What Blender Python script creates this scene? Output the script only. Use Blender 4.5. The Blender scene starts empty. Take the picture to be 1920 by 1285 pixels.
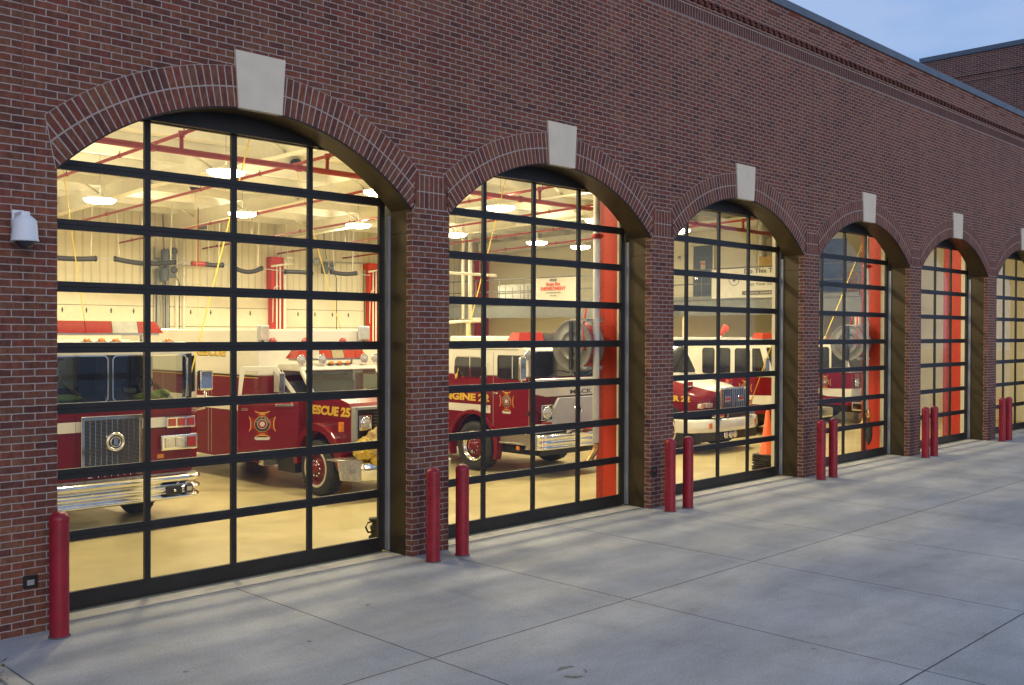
import bpy, bmesh, math, random
from mathutils import Matrix, Vector
random.seed(7)
PI = math.pi
SC = bpy.context.scene
COL = SC.collection

# ---------------------------------------------------------------- camera
cam_d = bpy.data.cameras.new('camera'); cam = bpy.data.objects.new('camera', cam_d); COL.objects.link(cam)
cam_d.sensor_width = 36; cam_d.lens = 35.03; cam_d.clip_start = 0.1; cam_d.clip_end = 2000
AL, PT, RO = math.radians(45.235), math.radians(-0.5276), math.radians(-0.1977)
_d = Vector((math.sin(AL), math.cos(AL), 0)); _r = Vector((math.cos(AL), -math.sin(AL), 0)); _z = Vector((0, 0, 1))
_f = _d*math.cos(PT) + _z*math.sin(PT); _u = _z*math.cos(PT) - _d*math.sin(PT)
_R = _r*math.cos(RO) - _u*math.sin(RO); _U = _u*math.cos(RO) + _r*math.sin(RO)
cam.matrix_world = Matrix(((_R.x, _U.x, -_f.x, 0), (_R.y, _U.y, -_f.y, -9.555), (_R.z, _U.z, -_f.z, 2.778), (0, 0, 0, 1)))
SC.camera = cam
# ---------------------------------------------------------------- sky, sun, exposure
SUN_EL, SUN_AZ = math.radians(9), math.radians(200)
W = bpy.data.worlds.new('World'); SC.world = W; W.use_nodes = True
nt = W.node_tree; N = nt.nodes; L = nt.links; N.clear()
out = N.new('ShaderNodeOutputWorld'); bg = N.new('ShaderNodeBackground'); sky = N.new('ShaderNodeTexSky')
sky.sky_type = 'NISHITA'; sky.sun_disc = False; sky.sun_elevation = SUN_EL; sky.sun_rotation = SUN_AZ
sky.air_density = 1.0; sky.dust_density = 0.6; sky.ozone_density = 1.6
tc = N.new('ShaderNodeTexCoord'); mp = N.new('ShaderNodeMapping'); mp.inputs['Scale'].default_value = (1.0, 1.0, 3.4)
nz = N.new('ShaderNodeTexNoise'); nz.inputs['Scale'].default_value = 2.6; nz.inputs['Detail'].default_value = 6; nz.inputs['Roughness'].default_value = .52
rp = N.new('ShaderNodeValToRGB'); rp.color_ramp.elements[0].position = .42; rp.color_ramp.elements[1].position = .62
mx = N.new('ShaderNodeMix'); mx.data_type = 'RGBA'
hs = N.new('ShaderNodeMix'); hs.data_type = 'RGBA'; hs.inputs[0].default_value = .7
hs.inputs[7].default_value = (1.0, 1.78, 3.7, 1)          # even dusk-blue overcast over the clear-sky gradient
L.new(sky.outputs[0], hs.inputs[6])
L.new(tc.outputs['Generated'], mp.inputs[0]); L.new(mp.outputs[0], nz.inputs[0]); L.new(nz.outputs[0], rp.inputs[0])
ml = N.new('ShaderNodeMath'); ml.operation = 'MULTIPLY'; ml.inputs[1].default_value = .7
L.new(rp.outputs[0], ml.inputs[0]); L.new(ml.outputs[0], mx.inputs[0]); L.new(hs.outputs[2], mx.inputs[6])
mx.inputs[7].default_value = (2.1, 2.7, 4.0, 1)
L.new(mx.outputs[2], bg.inputs[0]); bg.inputs[1].default_value = 0.12
L.new(bg.outputs[0], out.inputs[0])
sun_d = bpy.data.lights.new('sun', 'SUN'); sun_d.energy = 0.5; sun_d.angle = math.radians(40); sun_d.color = (1, .84, .66)
sun = bpy.data.objects.new('sun', sun_d); COL.objects.link(sun)
sdir = Vector((math.sin(SUN_AZ)*math.cos(SUN_EL), math.cos(SUN_AZ)*math.cos(SUN_EL), math.sin(SUN_EL)))
sun.rotation_euler = sdir.to_track_quat('Z', 'Y').to_euler(); sun.location = (0, -20, 30)
SC.view_settings.view_transform = 'Standard'; SC.view_settings.look = 'None'
SC.view_settings.exposure = 0.8; SC.view_settings.gamma = 1; SC.view_settings.use_curve_mapping = False
SC.cycles.use_denoising = True; SC.cycles.max_bounces = 10; SC.cycles.transparent_max_bounces = 16
SC.cycles.sample_clamp_indirect = 6; SC.cycles.caustics_reflective = False; SC.cycles.caustics_refractive = False

# ---------------------------------------------------------------- materials
MAT = {}
def newmat(name):
    m = bpy.data.materials.new(name); m.use_nodes = True; MAT[name] = m
    return m, m.node_tree.nodes, m.node_tree.links, m.node_tree.nodes['Principled BSDF']
def mat(name, col, rough=.5, metal=0, coat=0, var=.12, vscale=6, bump=0, bscale=60, rvar=.1, spec=.5):
    m, N, L, b = newmat(name)
    b.inputs['Roughness'].default_value = rough; b.inputs['Metallic'].default_value = metal
    b.inputs['Coat Weight'].default_value = coat; b.inputs['Coat Roughness'].default_value = .06
    b.inputs['Specular IOR Level'].default_value = spec
    tc = N.new('ShaderNodeTexCoord'); nz = N.new('ShaderNodeTexNoise'); nz.inputs['Scale'].default_value = vscale; nz.inputs['Detail'].default_value = 5
    L.new(tc.outputs['Object'], nz.inputs[0])
    r = N.new('ShaderNodeValToRGB'); r.color_ramp.elements[0].position = .3; r.color_ramp.elements[1].position = .7
    r.color_ramp.elements[0].color = (*[c*(1-var) for c in col], 1); r.color_ramp.elements[1].color = (*[min(1, c*(1+var)) for c in col], 1)
    L.new(nz.outputs[0], r.inputs[0]); L.new(r.outputs[0], b.inputs['Base Color'])
    mr = N.new('ShaderNodeMapRange'); mr.inputs[3].default_value = max(.02, rough-rvar); mr.inputs[4].default_value = min(1, rough+rvar)
    n2 = N.new('ShaderNodeTexNoise'); n2.inputs['Scale'].default_value = vscale*3.1; L.new(tc.outputs['Object'], n2.inputs[0])
    L.new(n2.outputs[0], mr.inputs[0]); L.new(mr.outputs[0], b.inputs['Roughness'])
    if bump:
        n3 = N.new('ShaderNodeTexNoise'); n3.inputs['Scale'].default_value = bscale; n3.inputs['Detail'].default_value = 4; L.new(tc.outputs['Object'], n3.inputs[0])
        bp = N.new('ShaderNodeBump'); bp.inputs['Strength'].default_value = bump; bp.inputs['Distance'].default_value = .01
        L.new(n3.outputs[0], bp.inputs['Height']); L.new(bp.outputs[0], b.inputs['Normal'])
    return m
def emis(name, col, s):
    m, N, L, b = newmat(name)
    b.inputs['Base Color'].default_value = (*col, 1); b.inputs['Emission Color'].default_value = (*col, 1); b.inputs['Emission Strength'].default_value = s
    return m
def glassmat(name, tint, ior=1.5, k=1.1):
    m, N, L, b = newmat(name); N.remove(b); o = N['Material Output']
    t = N.new('ShaderNodeBsdfTransparent'); t.inputs[0].default_value = (*tint, 1)
    g = N.new('ShaderNodeBsdfGlossy'); g.inputs['Roughness'].default_value = .015; g.inputs[0].default_value = (.95, .97, 1, 1)
    f = N.new('ShaderNodeLayerWeight'); f.inputs[0].default_value = .5; f0 = ((ior-1)/(ior+1))**2*k
    pw = N.new('ShaderNodeMath'); pw.operation = 'POWER'; pw.inputs[1].default_value = 5; L.new(f.outputs['Facing'], pw.inputs[0])
    mu = N.new('ShaderNodeMath'); mu.operation = 'MULTIPLY_ADD'; mu.inputs[1].default_value = 1-f0; mu.inputs[2].default_value = f0; mu.use_clamp = True
    x = N.new('ShaderNodeMixShader'); L.new(pw.outputs[0], mu.inputs[0]); L.new(mu.outputs[0], x.inputs[0])
    L.new(t.outputs[0], x.inputs[1]); L.new(g.outputs[0], x.inputs[2]); L.new(x.outputs[0], o.inputs[0])
    return m
def brick_tones(N, L, src):
    r = N.new('ShaderNodeValToRGB'); r.color_ramp.interpolation = 'LINEAR'
    e = r.color_ramp.elements
    pts = [(0, (.105, .047, .041)), (.14, (.138, .064, .048)), (.28, (.178, .064, .047)), (.42, (.172, .090, .058)), (.55, (.158, .062, .047)), (.7, (.185, .094, .057)), (.85, (.190, .068, .047)), (1, (.114, .054, .046))]
    while len(e) < len(pts): e.new(.5)
    for q, (p, c) in zip(e, pts): q.position = p; q.color = (*c, 1)
    L.new(src, r.inputs[0]); return r
def brick_mottle(N, L, col, pos, amt=.85):
    nz = N.new('ShaderNodeTexNoise'); nz.inputs['Scale'].default_value = 19; nz.inputs['Detail'].default_value = 6; nz.inputs['Roughness'].default_value = .72
    mp = N.new('ShaderNodeMapping'); mp.inputs['Scale'].default_value = (1, 1, .55); L.new(pos, mp.inputs[0]); L.new(mp.outputs[0], nz.inputs[0])
    r = N.new('ShaderNodeValToRGB'); r.color_ramp.elements[0].position = .33; r.color_ramp.elements[1].position = .68
    r.color_ramp.elements[0].color = (.52, .46, .50, 1); r.color_ramp.elements[1].color = (1.42, 1.22, 1.1, 1)
    L.new(nz.outputs[0], r.inputs[0])
    m = N.new('ShaderNodeMix'); m.data_type = 'RGBA'; m.blend_type = 'MULTIPLY'; m.inputs[0].default_value = amt
    L.new(col, m.inputs[6]); L.new(r.outputs[0], m.inputs[7])
    # large soft weathering
    n2 = N.new('ShaderNodeTexNoise'); n2.inputs['Scale'].default_value = .7; n2.inputs['Detail'].default_value = 3; L.new(pos, n2.inputs[0])
    r2 = N.new('ShaderNodeValToRGB'); r2.color_ramp.elements[0].position = .3; r2.color_ramp.elements[1].position = .7
    r2.color_ramp.elements[0].color = (.86, .85, .87, 1); r2.color_ramp.elements[1].color = (1.1, 1.08, 1.06, 1); L.new(n2.outputs[0], r2.inputs[0])
    m2 = N.new('ShaderNodeMix'); m2.data_type = 'RGBA'; m2.blend_type = 'MULTIPLY'; m2.inputs[0].default_value = 1
    L.new(m.outputs[2], m2.inputs[6]); L.new(r2.outputs[0], m2.inputs[7])
    mp3 = N.new('ShaderNodeMapping'); mp3.inputs['Scale'].default_value = (2.2, 2.2, .16); L.new(pos, mp3.inputs[0])
    n4 = N.new('ShaderNodeTexNoise'); n4.inputs['Scale'].default_value = 1.3; n4.inputs['Detail'].default_value = 5; n4.inputs['Roughness'].default_value = .65; L.new(mp3.outputs[0], n4.inputs[0])
    r4 = N.new('ShaderNodeValToRGB'); r4.color_ramp.elements[0].position = .34; r4.color_ramp.elements[1].position = .66
    r4.color_ramp.elements[0].color = (.80, .80, .82, 1); r4.color_ramp.elements[1].color = (1.10, 1.10, 1.10, 1); L.new(n4.outputs[0], r4.inputs[0])
    m4 = N.new('ShaderNodeMix'); m4.data_type = 'RGBA'; m4.blend_type = 'MULTIPLY'; m4.inputs[0].default_value = 1
    L.new(m2.outputs[2], m4.inputs[6]); L.new(r4.outputs[0], m4.inputs[7])
    return m4.outputs[2]
def brick_wall_mat(name, soldier=False):
    m, N, L, b = newmat(name)
    g = N.new('ShaderNodeNewGeometry'); sp = N.new('ShaderNodeSeparateXYZ'); sn = N.new('ShaderNodeSeparateXYZ')
    L.new(g.outputs['Position'], sp.inputs[0]); L.new(g.outputs['Normal'], sn.inputs[0])
    ab = N.new('ShaderNodeMath'); ab.operation = 'ABSOLUTE'; L.new(sn.outputs[0], ab.inputs[0])
    gt = N.new('ShaderNodeMath'); gt.operation = 'GREATER_THAN'; gt.inputs[1].default_value = .6; L.new(ab.outputs[0], gt.inputs[0])
    sx = N.new('ShaderNodeMath'); sx.operation = 'SUBTRACT'; sx.inputs[1].default_value = 7.8815; L.new(sp.outputs[0], sx.inputs[0])
    u = N.new('ShaderNodeMix'); u.data_type = 'FLOAT'; L.new(gt.outputs[0], u.inputs[0]); L.new(sx.outputs[0], u.inputs[2]); L.new(sp.outputs[1], u.inputs[3])
    cb = N.new('ShaderNodeCombineXYZ')
    L.new(u.outputs[0], cb.inputs[0]); L.new(sp.outputs[2], cb.inputs[1])
    # slight hand-laid wobble of the joints
    wn = N.new('ShaderNodeTexNoise'); wn.inputs['Scale'].default_value = 14; wn.inputs['Detail'].default_value = 3; L.new(g.outputs['Position'], wn.inputs[0])
    ws = N.new('ShaderNodeVectorMath'); ws.operation = 'MULTIPLY_ADD'; ws.inputs[1].default_value = (.010, .010, 0); ws.inputs[2].default_value = (-.005, -.005, 0)
    L.new(wn.outputs['Color'], ws.inputs[0])
    wa = N.new('ShaderNodeVectorMath'); L.new(cb.outputs[0], wa.inputs[0]); L.new(ws.outputs[0], wa.inputs[1])
    t = N.new('ShaderNodeTexBrick'); L.new(wa.outputs[0], t.inputs[0])
    t.inputs['Scale'].default_value = 1; t.inputs['Brick Width'].default_value = .2032; t.inputs['Row Height'].default_value = .0677
    t.inputs['Mortar Size'].default_value = .0056; t.inputs['Mortar Smooth'].default_value = .12; t.inputs['Bias'].default_value = 0
    t.offset = .5; t.offset_frequency = 2
    t.inputs['Color1'].default_value = (0, 0, 0, 1); t.inputs['Color2'].default_value = (1, 1, 1, 1); t.inputs['Mortar'].default_value = (.5, .5, .5, 1)
    r = brick_tones(N, L, t.outputs['Color'])
    c = brick_mottle(N, L, r.outputs[0], g.outputs['Position'])
    mn = N.new('ShaderNodeTexNoise'); mn.inputs['Scale'].default_value = 30; L.new(g.outputs['Position'], mn.inputs[0])
    mr = N.new('ShaderNodeValToRGB'); mr.color_ramp.elements[0].color = (.27, .235, .215, 1); mr.color_ramp.elements[1].color = (.40, .355, .33, 1); L.new(mn.outputs[0], mr.inputs[0])
    mix = N.new('ShaderNodeMix'); mix.data_type = 'RGBA'
    L.new(t.outputs['Fac'], mix.inputs[0]); L.new(c, mix.inputs[6]); L.new(mr.outputs[0], mix.inputs[7]); L.new(mix.outputs[2], b.inputs['Base Color'])
    b.inputs['Roughness'].default_value = .85; b.inputs['Specular IOR Level'].default_value = .25
    iv = N.new('ShaderNodeMath'); iv.operation = 'MULTIPLY_ADD'; iv.inputs[1].default_value = -1; iv.inputs[2].default_value = 1; L.new(t.outputs['Fac'], iv.inputs[0])
    n3 = N.new('ShaderNodeTexNoise'); n3.inputs['Scale'].default_value = 70; n3.inputs['Detail'].default_value = 4; L.new(g.outputs['Position'], n3.inputs[0])
    ad = N.new('ShaderNodeMath'); ad.operation = 'MULTIPLY_ADD'; ad.inputs[1].default_value = .45; L.new(n3.outputs[0], ad.inputs[0]); L.new(iv.outputs[0], ad.inputs[2])
    bp = N.new('ShaderNodeBump'); bp.inputs['Strength'].default_value = .7; bp.inputs['Distance'].default_value = .006
    L.new(ad.outputs[0], bp.inputs['Height']); L.new(bp.outputs[0], b.inputs['Normal'])
def brick_piece_mat(name):
    m, N, L, b = newmat(name)
    a = N.new('ShaderNodeAttribute'); a.attribute_name = 'tone'
    g = N.new('ShaderNodeNewGeometry')
    r = brick_tones(N, L, a.outputs['Fac']); c = brick_mottle(N, L, r.outputs[0], g.outputs['Position'])
    L.new(c, b.inputs['Base Color']); b.inputs['Roughness'].default_value = .85; b.inputs['Specular IOR Level'].default_value = .25
    n3 = N.new('ShaderNodeTexNoise'); n3.inputs['Scale'].default_value = 70; n3.inputs['Detail'].default_value = 4; L.new(g.outputs['Position'], n3.inputs[0])
    bp = N.new('ShaderNodeBump'); bp.inputs['Strength'].default_value = .5; bp.inputs['Distance'].default_value = .004
    L.new(n3.outputs[0], bp.inputs['Height']); L.new(bp.outputs[0], b.inputs['Normal'])
def concrete_mat():
    m, N, L, b = newmat('apron_concrete')
    g = N.new('ShaderNodeNewGeometry'); sp = N.new('ShaderNodeSeparateXYZ'); L.new(g.outputs['Position'], sp.inputs[0])
    wn = N.new('ShaderNodeTexNoise'); wn.inputs['Scale'].default_value = 5; wn.inputs['Detail'].default_value = 4; L.new(g.outputs['Position'], wn.inputs[0])
    def line(axis, c, w):
        s = N.new('ShaderNodeMath'); s.operation = 'SUBTRACT'; s.inputs[1].default_value = c; L.new(sp.outputs[axis], s.inputs[0])
        k = N.new('ShaderNodeMath'); k.operation = 'MULTIPLY_ADD'; k.inputs[1].default_value = .016; L.new(wn.outputs[0], k.inputs[0]); L.new(s.outputs[0], k.inputs[2])
        k2 = N.new('ShaderNodeMath'); k2.operation = 'SUBTRACT'; k2.inputs[1].default_value = .008; L.new(k.outputs[0], k2.inputs[0])
        a = N.new('ShaderNodeMath'); a.operation = 'ABSOLUTE'; L.new(k2.outputs[0], a.inputs[0])
        l = N.new('ShaderNodeMath'); l.operation = 'LESS_THAN'; l.inputs[1].default_value = w; L.new(a.outputs[0], l.inputs[0])
        return l.outputs[0]
    ls = [line(0, x, .0075) for x in (2.9, 5.556, 8.248, 10.71, 13.15, 15.6, 18.05, 20.5, 22.95, 25.4, 27.8, 30.3)] + [line(1, y, .0085) for y in (-3.10, -6.2, -9.3)] + [line(1, .17, .007)]
    o = ls[0]
    for q in ls[1:]:
        mxx = N.new('ShaderNodeMath'); mxx.operation = 'MAXIMUM'; L.new(o, mxx.inputs[0]); L.new(q, mxx.inputs[1]); o = mxx.outputs[0]
    def noise(s, d, r, sc=(1, 1, 1)):
        mp = N.new('ShaderNodeMapping'); mp.inputs['Scale'].default_value = sc; L.new(g.outputs['Position'], mp.inputs[0])
        n = N.new('ShaderNodeTexNoise'); n.inputs['Scale'].default_value = s; n.inputs['Detail'].default_value = d; n.inputs['Roughness'].default_value = r; L.new(mp.outputs[0], n.inputs[0]); return n.outputs[0]
    def ramp(src, p0, p1, c0, c1):
        r = N.new('ShaderNodeValToRGB'); r.color_ramp.elements[0].position = p0; r.color_ramp.elements[1].position = p1
        r.color_ramp.elements[0].color = (*c0, 1); r.color_ramp.elements[1].color = (*c1, 1); L.new(src, r.inputs[0]); return r.outputs[0]
    def mul(a, c):
        x = N.new('ShaderNodeMix'); x.data_type = 'RGBA'; x.blend_type = 'MULTIPLY'; x.inputs[0].default_value = 1; L.new(a, x.inputs[6]); L.new(c, x.inputs[7]); return x.outputs[2]
    base = ramp(noise(.55, 6, .6), .32, .68, (.43, .425, .41), (.55, .545, .53))
    base = mul(base, ramp(noise(1.5, 6, .68, (.8, 1.8, 1)), .35, .7, (.84, .835, .825), (1.08, 1.08, 1.08)))
    base = mul(base, ramp(noise(48, 5, .75), .36, .64, (.76, .76, .755), (1.12, 1.12, 1.12)))
    base = mul(base, ramp(noise(230, 2, .6), .36, .60, (.70, .70, .69), (1.10, 1.10, 1.10)))
    base = mul(base, ramp(noise(2.2, 4, .6), .26, .34, (.86, .83, .78), (1, 1, 1)))
    vo = N.new('ShaderNodeTexVoronoi'); vo.inputs['Scale'].default_value = 1.1; va = N.new('ShaderNodeVectorMath'); va.operation = 'MULTIPLY_ADD'; va.inputs[1].default_value = (.05, .05, 0)
    L.new(wn.outputs['Color'], va.inputs[0]); L.new(g.outputs['Position'], va.inputs[2]); L.new(va.outputs[0], vo.inputs['Vector'])
    base = mul(base, ramp(vo.outputs['Distance'], .012, .034, (.52, .50, .47), (1, 1, 1)))
    # faint tyre tracks into the bays
    base = mul(base, ramp(noise(.9, 5, .6, (2.6, .22, 1)), .30, .46, (.87, .86, .85), (1, 1, 1)))
    jm = N.new('ShaderNodeMix'); jm.data_type = 'RGBA'; L.new(o, jm.inputs[0]); L.new(base, jm.inputs[6]); jm.inputs[7].default_value = (.09, .085, .08, 1)
    # the ring-shaped oil stain
    L.new(jm.outputs[2], b.inputs['Base Color'])
    b.inputs['Roughness'].default_value = .72; b.inputs['Specular IOR Level'].default_value = .35
    bp = N.new('ShaderNodeBump'); bp.inputs['Strength'].default_value = .35; bp.inputs['Distance'].default_value = .004
    n3 = noise(140, 4, .6); ad = N.new('ShaderNodeMath'); ad.operation = 'SUBTRACT'; L.new(n3, ad.inputs[0]); L.new(o, ad.inputs[1])
    L.new(ad.outputs[0], bp.inputs['Height']); L.new(bp.outputs[0], b.inputs['Normal'])
def ribbed_mat(name, col, axis, pitch, depth):
    m, N, L, b = newmat(name)
    g = N.new('ShaderNodeNewGeometry'); sp = N.new('ShaderNodeSeparateXYZ'); L.new(g.outputs['Position'], sp.inputs[0])
    d = N.new('ShaderNodeMath'); d.operation = 'DIVIDE'; d.inputs[1].default_value = pitch; L.new(sp.outputs[axis], d.inputs[0])
    f = N.new('ShaderNodeMath'); f.operation = 'FRACT'; L.new(d.outputs[0], f.inputs[0])
    p = N.new('ShaderNodeMath'); p.operation = 'PINGPONG'; p.inputs[1].default_value = .5; L.new(f.outputs[0], p.inputs[0])
    s = N.new('ShaderNodeMapRange'); s.interpolation_type = 'SMOOTHSTEP'; s.inputs[1].default_value = .06; s.inputs[2].default_value = .16; L.new(p.outputs[0], s.inputs[0])
    bp = N.new('ShaderNodeBump'); bp.inputs['Strength'].default_value = 1; bp.inputs['Distance'].default_value = depth; L.new(s.outputs[0], bp.inputs['Height']); L.new(bp.outputs[0], b.inputs['Normal'])
    nz = N.new('ShaderNodeTexNoise'); nz.inputs['Scale'].default_value = .8; nz.inputs['Detail'].default_value = 5; L.new(g.outputs['Position'], nz.inputs[0])
    r = N.new('ShaderNodeValToRGB'); r.color_ramp.elements[0].color = (*[c*.9 for c in col], 1); r.color_ramp.elements[1].color = (*[min(.9, c*1.08) for c in col], 1); L.new(nz.outputs[0], r.inputs[0])
    gm = N.new('ShaderNodeMix'); gm.data_type = 'RGBA'; gm.blend_type = 'MULTIPLY'; gm.inputs[0].default_value = 1
    r2 = N.new('ShaderNodeValToRGB'); r2.color_ramp.elements[0].color = (.84, .82, .78, 1); r2.color_ramp.elements[1].color = (1, 1, 1, 1); r2.color_ramp.elements[1].position = .5; L.new(s.outputs[0], r2.inputs[0])
    L.new(r.outputs[0], gm.inputs[6]); L.new(r2.outputs[0], gm.inputs[7]); L.new(gm.outputs[2], b.inputs['Base Color'])
    b.inputs['Roughness'].default_value = .5

brick_wall_mat('brick'); brick_piece_mat('brick_piece'); concrete_mat()
mat('mortar', (.35, .31, .29), .9, var=.15, vscale=30, bump=.4, bscale=120)
mat('sealant', (.16, .07, .06), .7)
mat('limestone', (.63, .575, .46), .8, var=.05, vscale=5, bump=.25, bscale=90)
mat('bronze', (.060, .043, .021), .45, metal=.4, var=.06, vscale=1.2, rvar=.04)
mat('dark_metal', (.018, .0165, .016), .42, metal=.2, var=.25, vscale=4)
mat('black_steel', (.012, .011, .011), .5, var=.3)
mat('track_metal', (.42, .44, .47), .4, metal=.5, var=.08)
mat('coping_metal', (.105, .125, .15), .42, metal=.35, var=.1, vscale=1.5)
mat('threshold', (.50, .46, .38), .6, var=.12, vscale=3, bump=.2)
mat('bay_floor', (.53, .445, .23), .34, var=.14, vscale=.9, rvar=.12, bump=.04, bscale=8)
mat('bollard_red', (.27, .006, .021), .40, var=.22, vscale=9, rvar=.18, bump=.08, bscale=40)
mat('cream_wall', (.74, .69, .54), .7, var=.04, vscale=.6)
mat('ceiling_white', (.78, .76, .68), .75, var=.04, vscale=.5)
ribbed_mat('ribbed_panel', (.66, .62, .50), 0, .305, .012)
mat('white_steel', (.76, .74, .66), .5, var=.04)
mat('column_red', (.50, .028, .011), .42, var=.08, vscale=2)
mat('pipe_red', (.30, .035, .028), .4, var=.08)
mat('pipe_white', (.8, .78, .72), .4, var=.05)
mat('door_cream', (.70, .66, .54), .5, var=.04)
mat('grey_steel', (.16, .17, .17), .5, var=.12)
mat('door_blue_grey', (.085, .105, .135), .5, var=.1)
mat('mid_grey', (.30, .31, .31), .5, var=.1)
mat('paint_red', (.165, .006, .011), .25, spec=.25, coat=.3, var=.05, vscale=2, rvar=.04)
mat('paint_bright_red', (.30, .014, .010), .22, spec=.3, coat=.5, var=.05, vscale=2, rvar=.04)
mat('paint_white', (.74, .72, .63), .25, coat=.7, var=.03, vscale=2, rvar=.05)
mat('chrome', (.82, .81, .78), .10, metal=1, var=.04, rvar=.04)
mat('tread_plate', (.55, .54, .50), .3, metal=.9, var=.3, vscale=45, bump=.6, bscale=55)
mat('silver_paint', (.56, .56, .55), .38, metal=.3, var=.05)
mat('tyre', (.022, .021, .020), .75, var=.25, vscale=14, bump=.4, bscale=40)
mat('black_trim', (.012, .012, .012), .5, var=.3)
mat('grille_mesh', (.19, .19, .18), .35, metal=.7, var=.2, vscale=30)
mat('lens_red', (.40, .030, .012), .12, coat=1, var=.15, vscale=30)
mat('lens_amber', (.75, .22, .01), .15, coat=1, var=.15, vscale=30)
mat('lens_clear', (.62, .61, .55), .10, metal=.35, coat=1, var=.12, vscale=12)
mat('reel_grey', (.19, .185, .17), .45, metal=.4, var=.12, vscale=5)
mat('box_red', (.15, .006, .011), .42, spec=.12, var=.05, vscale=2)
mat('gold_letter', (.72, .46, .05), .4, var=.05)
mat('black_letter', (.02, .02, .02), .5)
mat('yellow_cord', (.80, .58, .03), .5, var=.05)
mat('yellow_canvas', (.62, .43, .07), .8, var=.2, vscale=9, bump=.8, bscale=12)
mat('tan_canvas', (.50, .36, .16), .85, var=.2, vscale=9, bump=.8, bscale=12)
mat('black_rubber', (.02, .02, .022), .6, var=.25, vscale=20, bump=.4, bscale=50)
mat('cone_orange', (.80, .105, .006), .45, var=.08, vscale=4)
mat('brass', (.42, .24, .08), .35, metal=.8, var=.2)
mat('banner_white', (.56, .54, .48), .7, var=.05)
mat('letter_red', (.60, .07, .03), .6)
mat('letter_dark', (.10, .09, .09), .6)
mat('plastic_white', (.62, .61, .58), .45, var=.04)
mat('blue_panel', (.06, .10, .24), .6, var=.2, vscale=3)
mat('wood_brown', (.30, .16, .07), .6, var=.25, vscale=8)
mat('cardboard', (.55, .36, .14), .8, var=.1)
mat('galv_duct', (.45, .45, .42), .4, metal=.6, var=.15)
mat('motor_grey', (.10, .12, .15), .5, var=.2)
mat('interior_dark', (.05, .05, .052), .7, var=.2)
mat('seat_grey', (.10, .10, .11), .8, var=.2)
mat('lime_vest', (.45, .62, .10), .8, var=.2, vscale=12)
mat('painted_brick', (.30, .018, .012), .5, var=.3, vscale=14, bump=.6, bscale=22)
mat('camera_white', (.70, .73, .76), .4, var=.04)
mat('smoke_dome', (.012, .012, .014), .08, coat=1)
mat('stain', (.26, .22, .165), .8, var=.3, vscale=25)
mat('leaf_brown', (.12, .07, .03), .8)
mat('sealed_joint', (.10, .09, .08), .8)
emis('lamp_lens', (1, .86, .55), 22)
emis('lamp_dim', (1, .85, .6), 3.0)
glassmat('door_glass', (.97, .975, .96)); glassmat('cab_glass', (.50, .54, .53), 1.5, 1.7)
mat('dark_glass', (.018, .021, .024), .05, coat=1, var=.5, vscale=2, rvar=.02)
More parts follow.
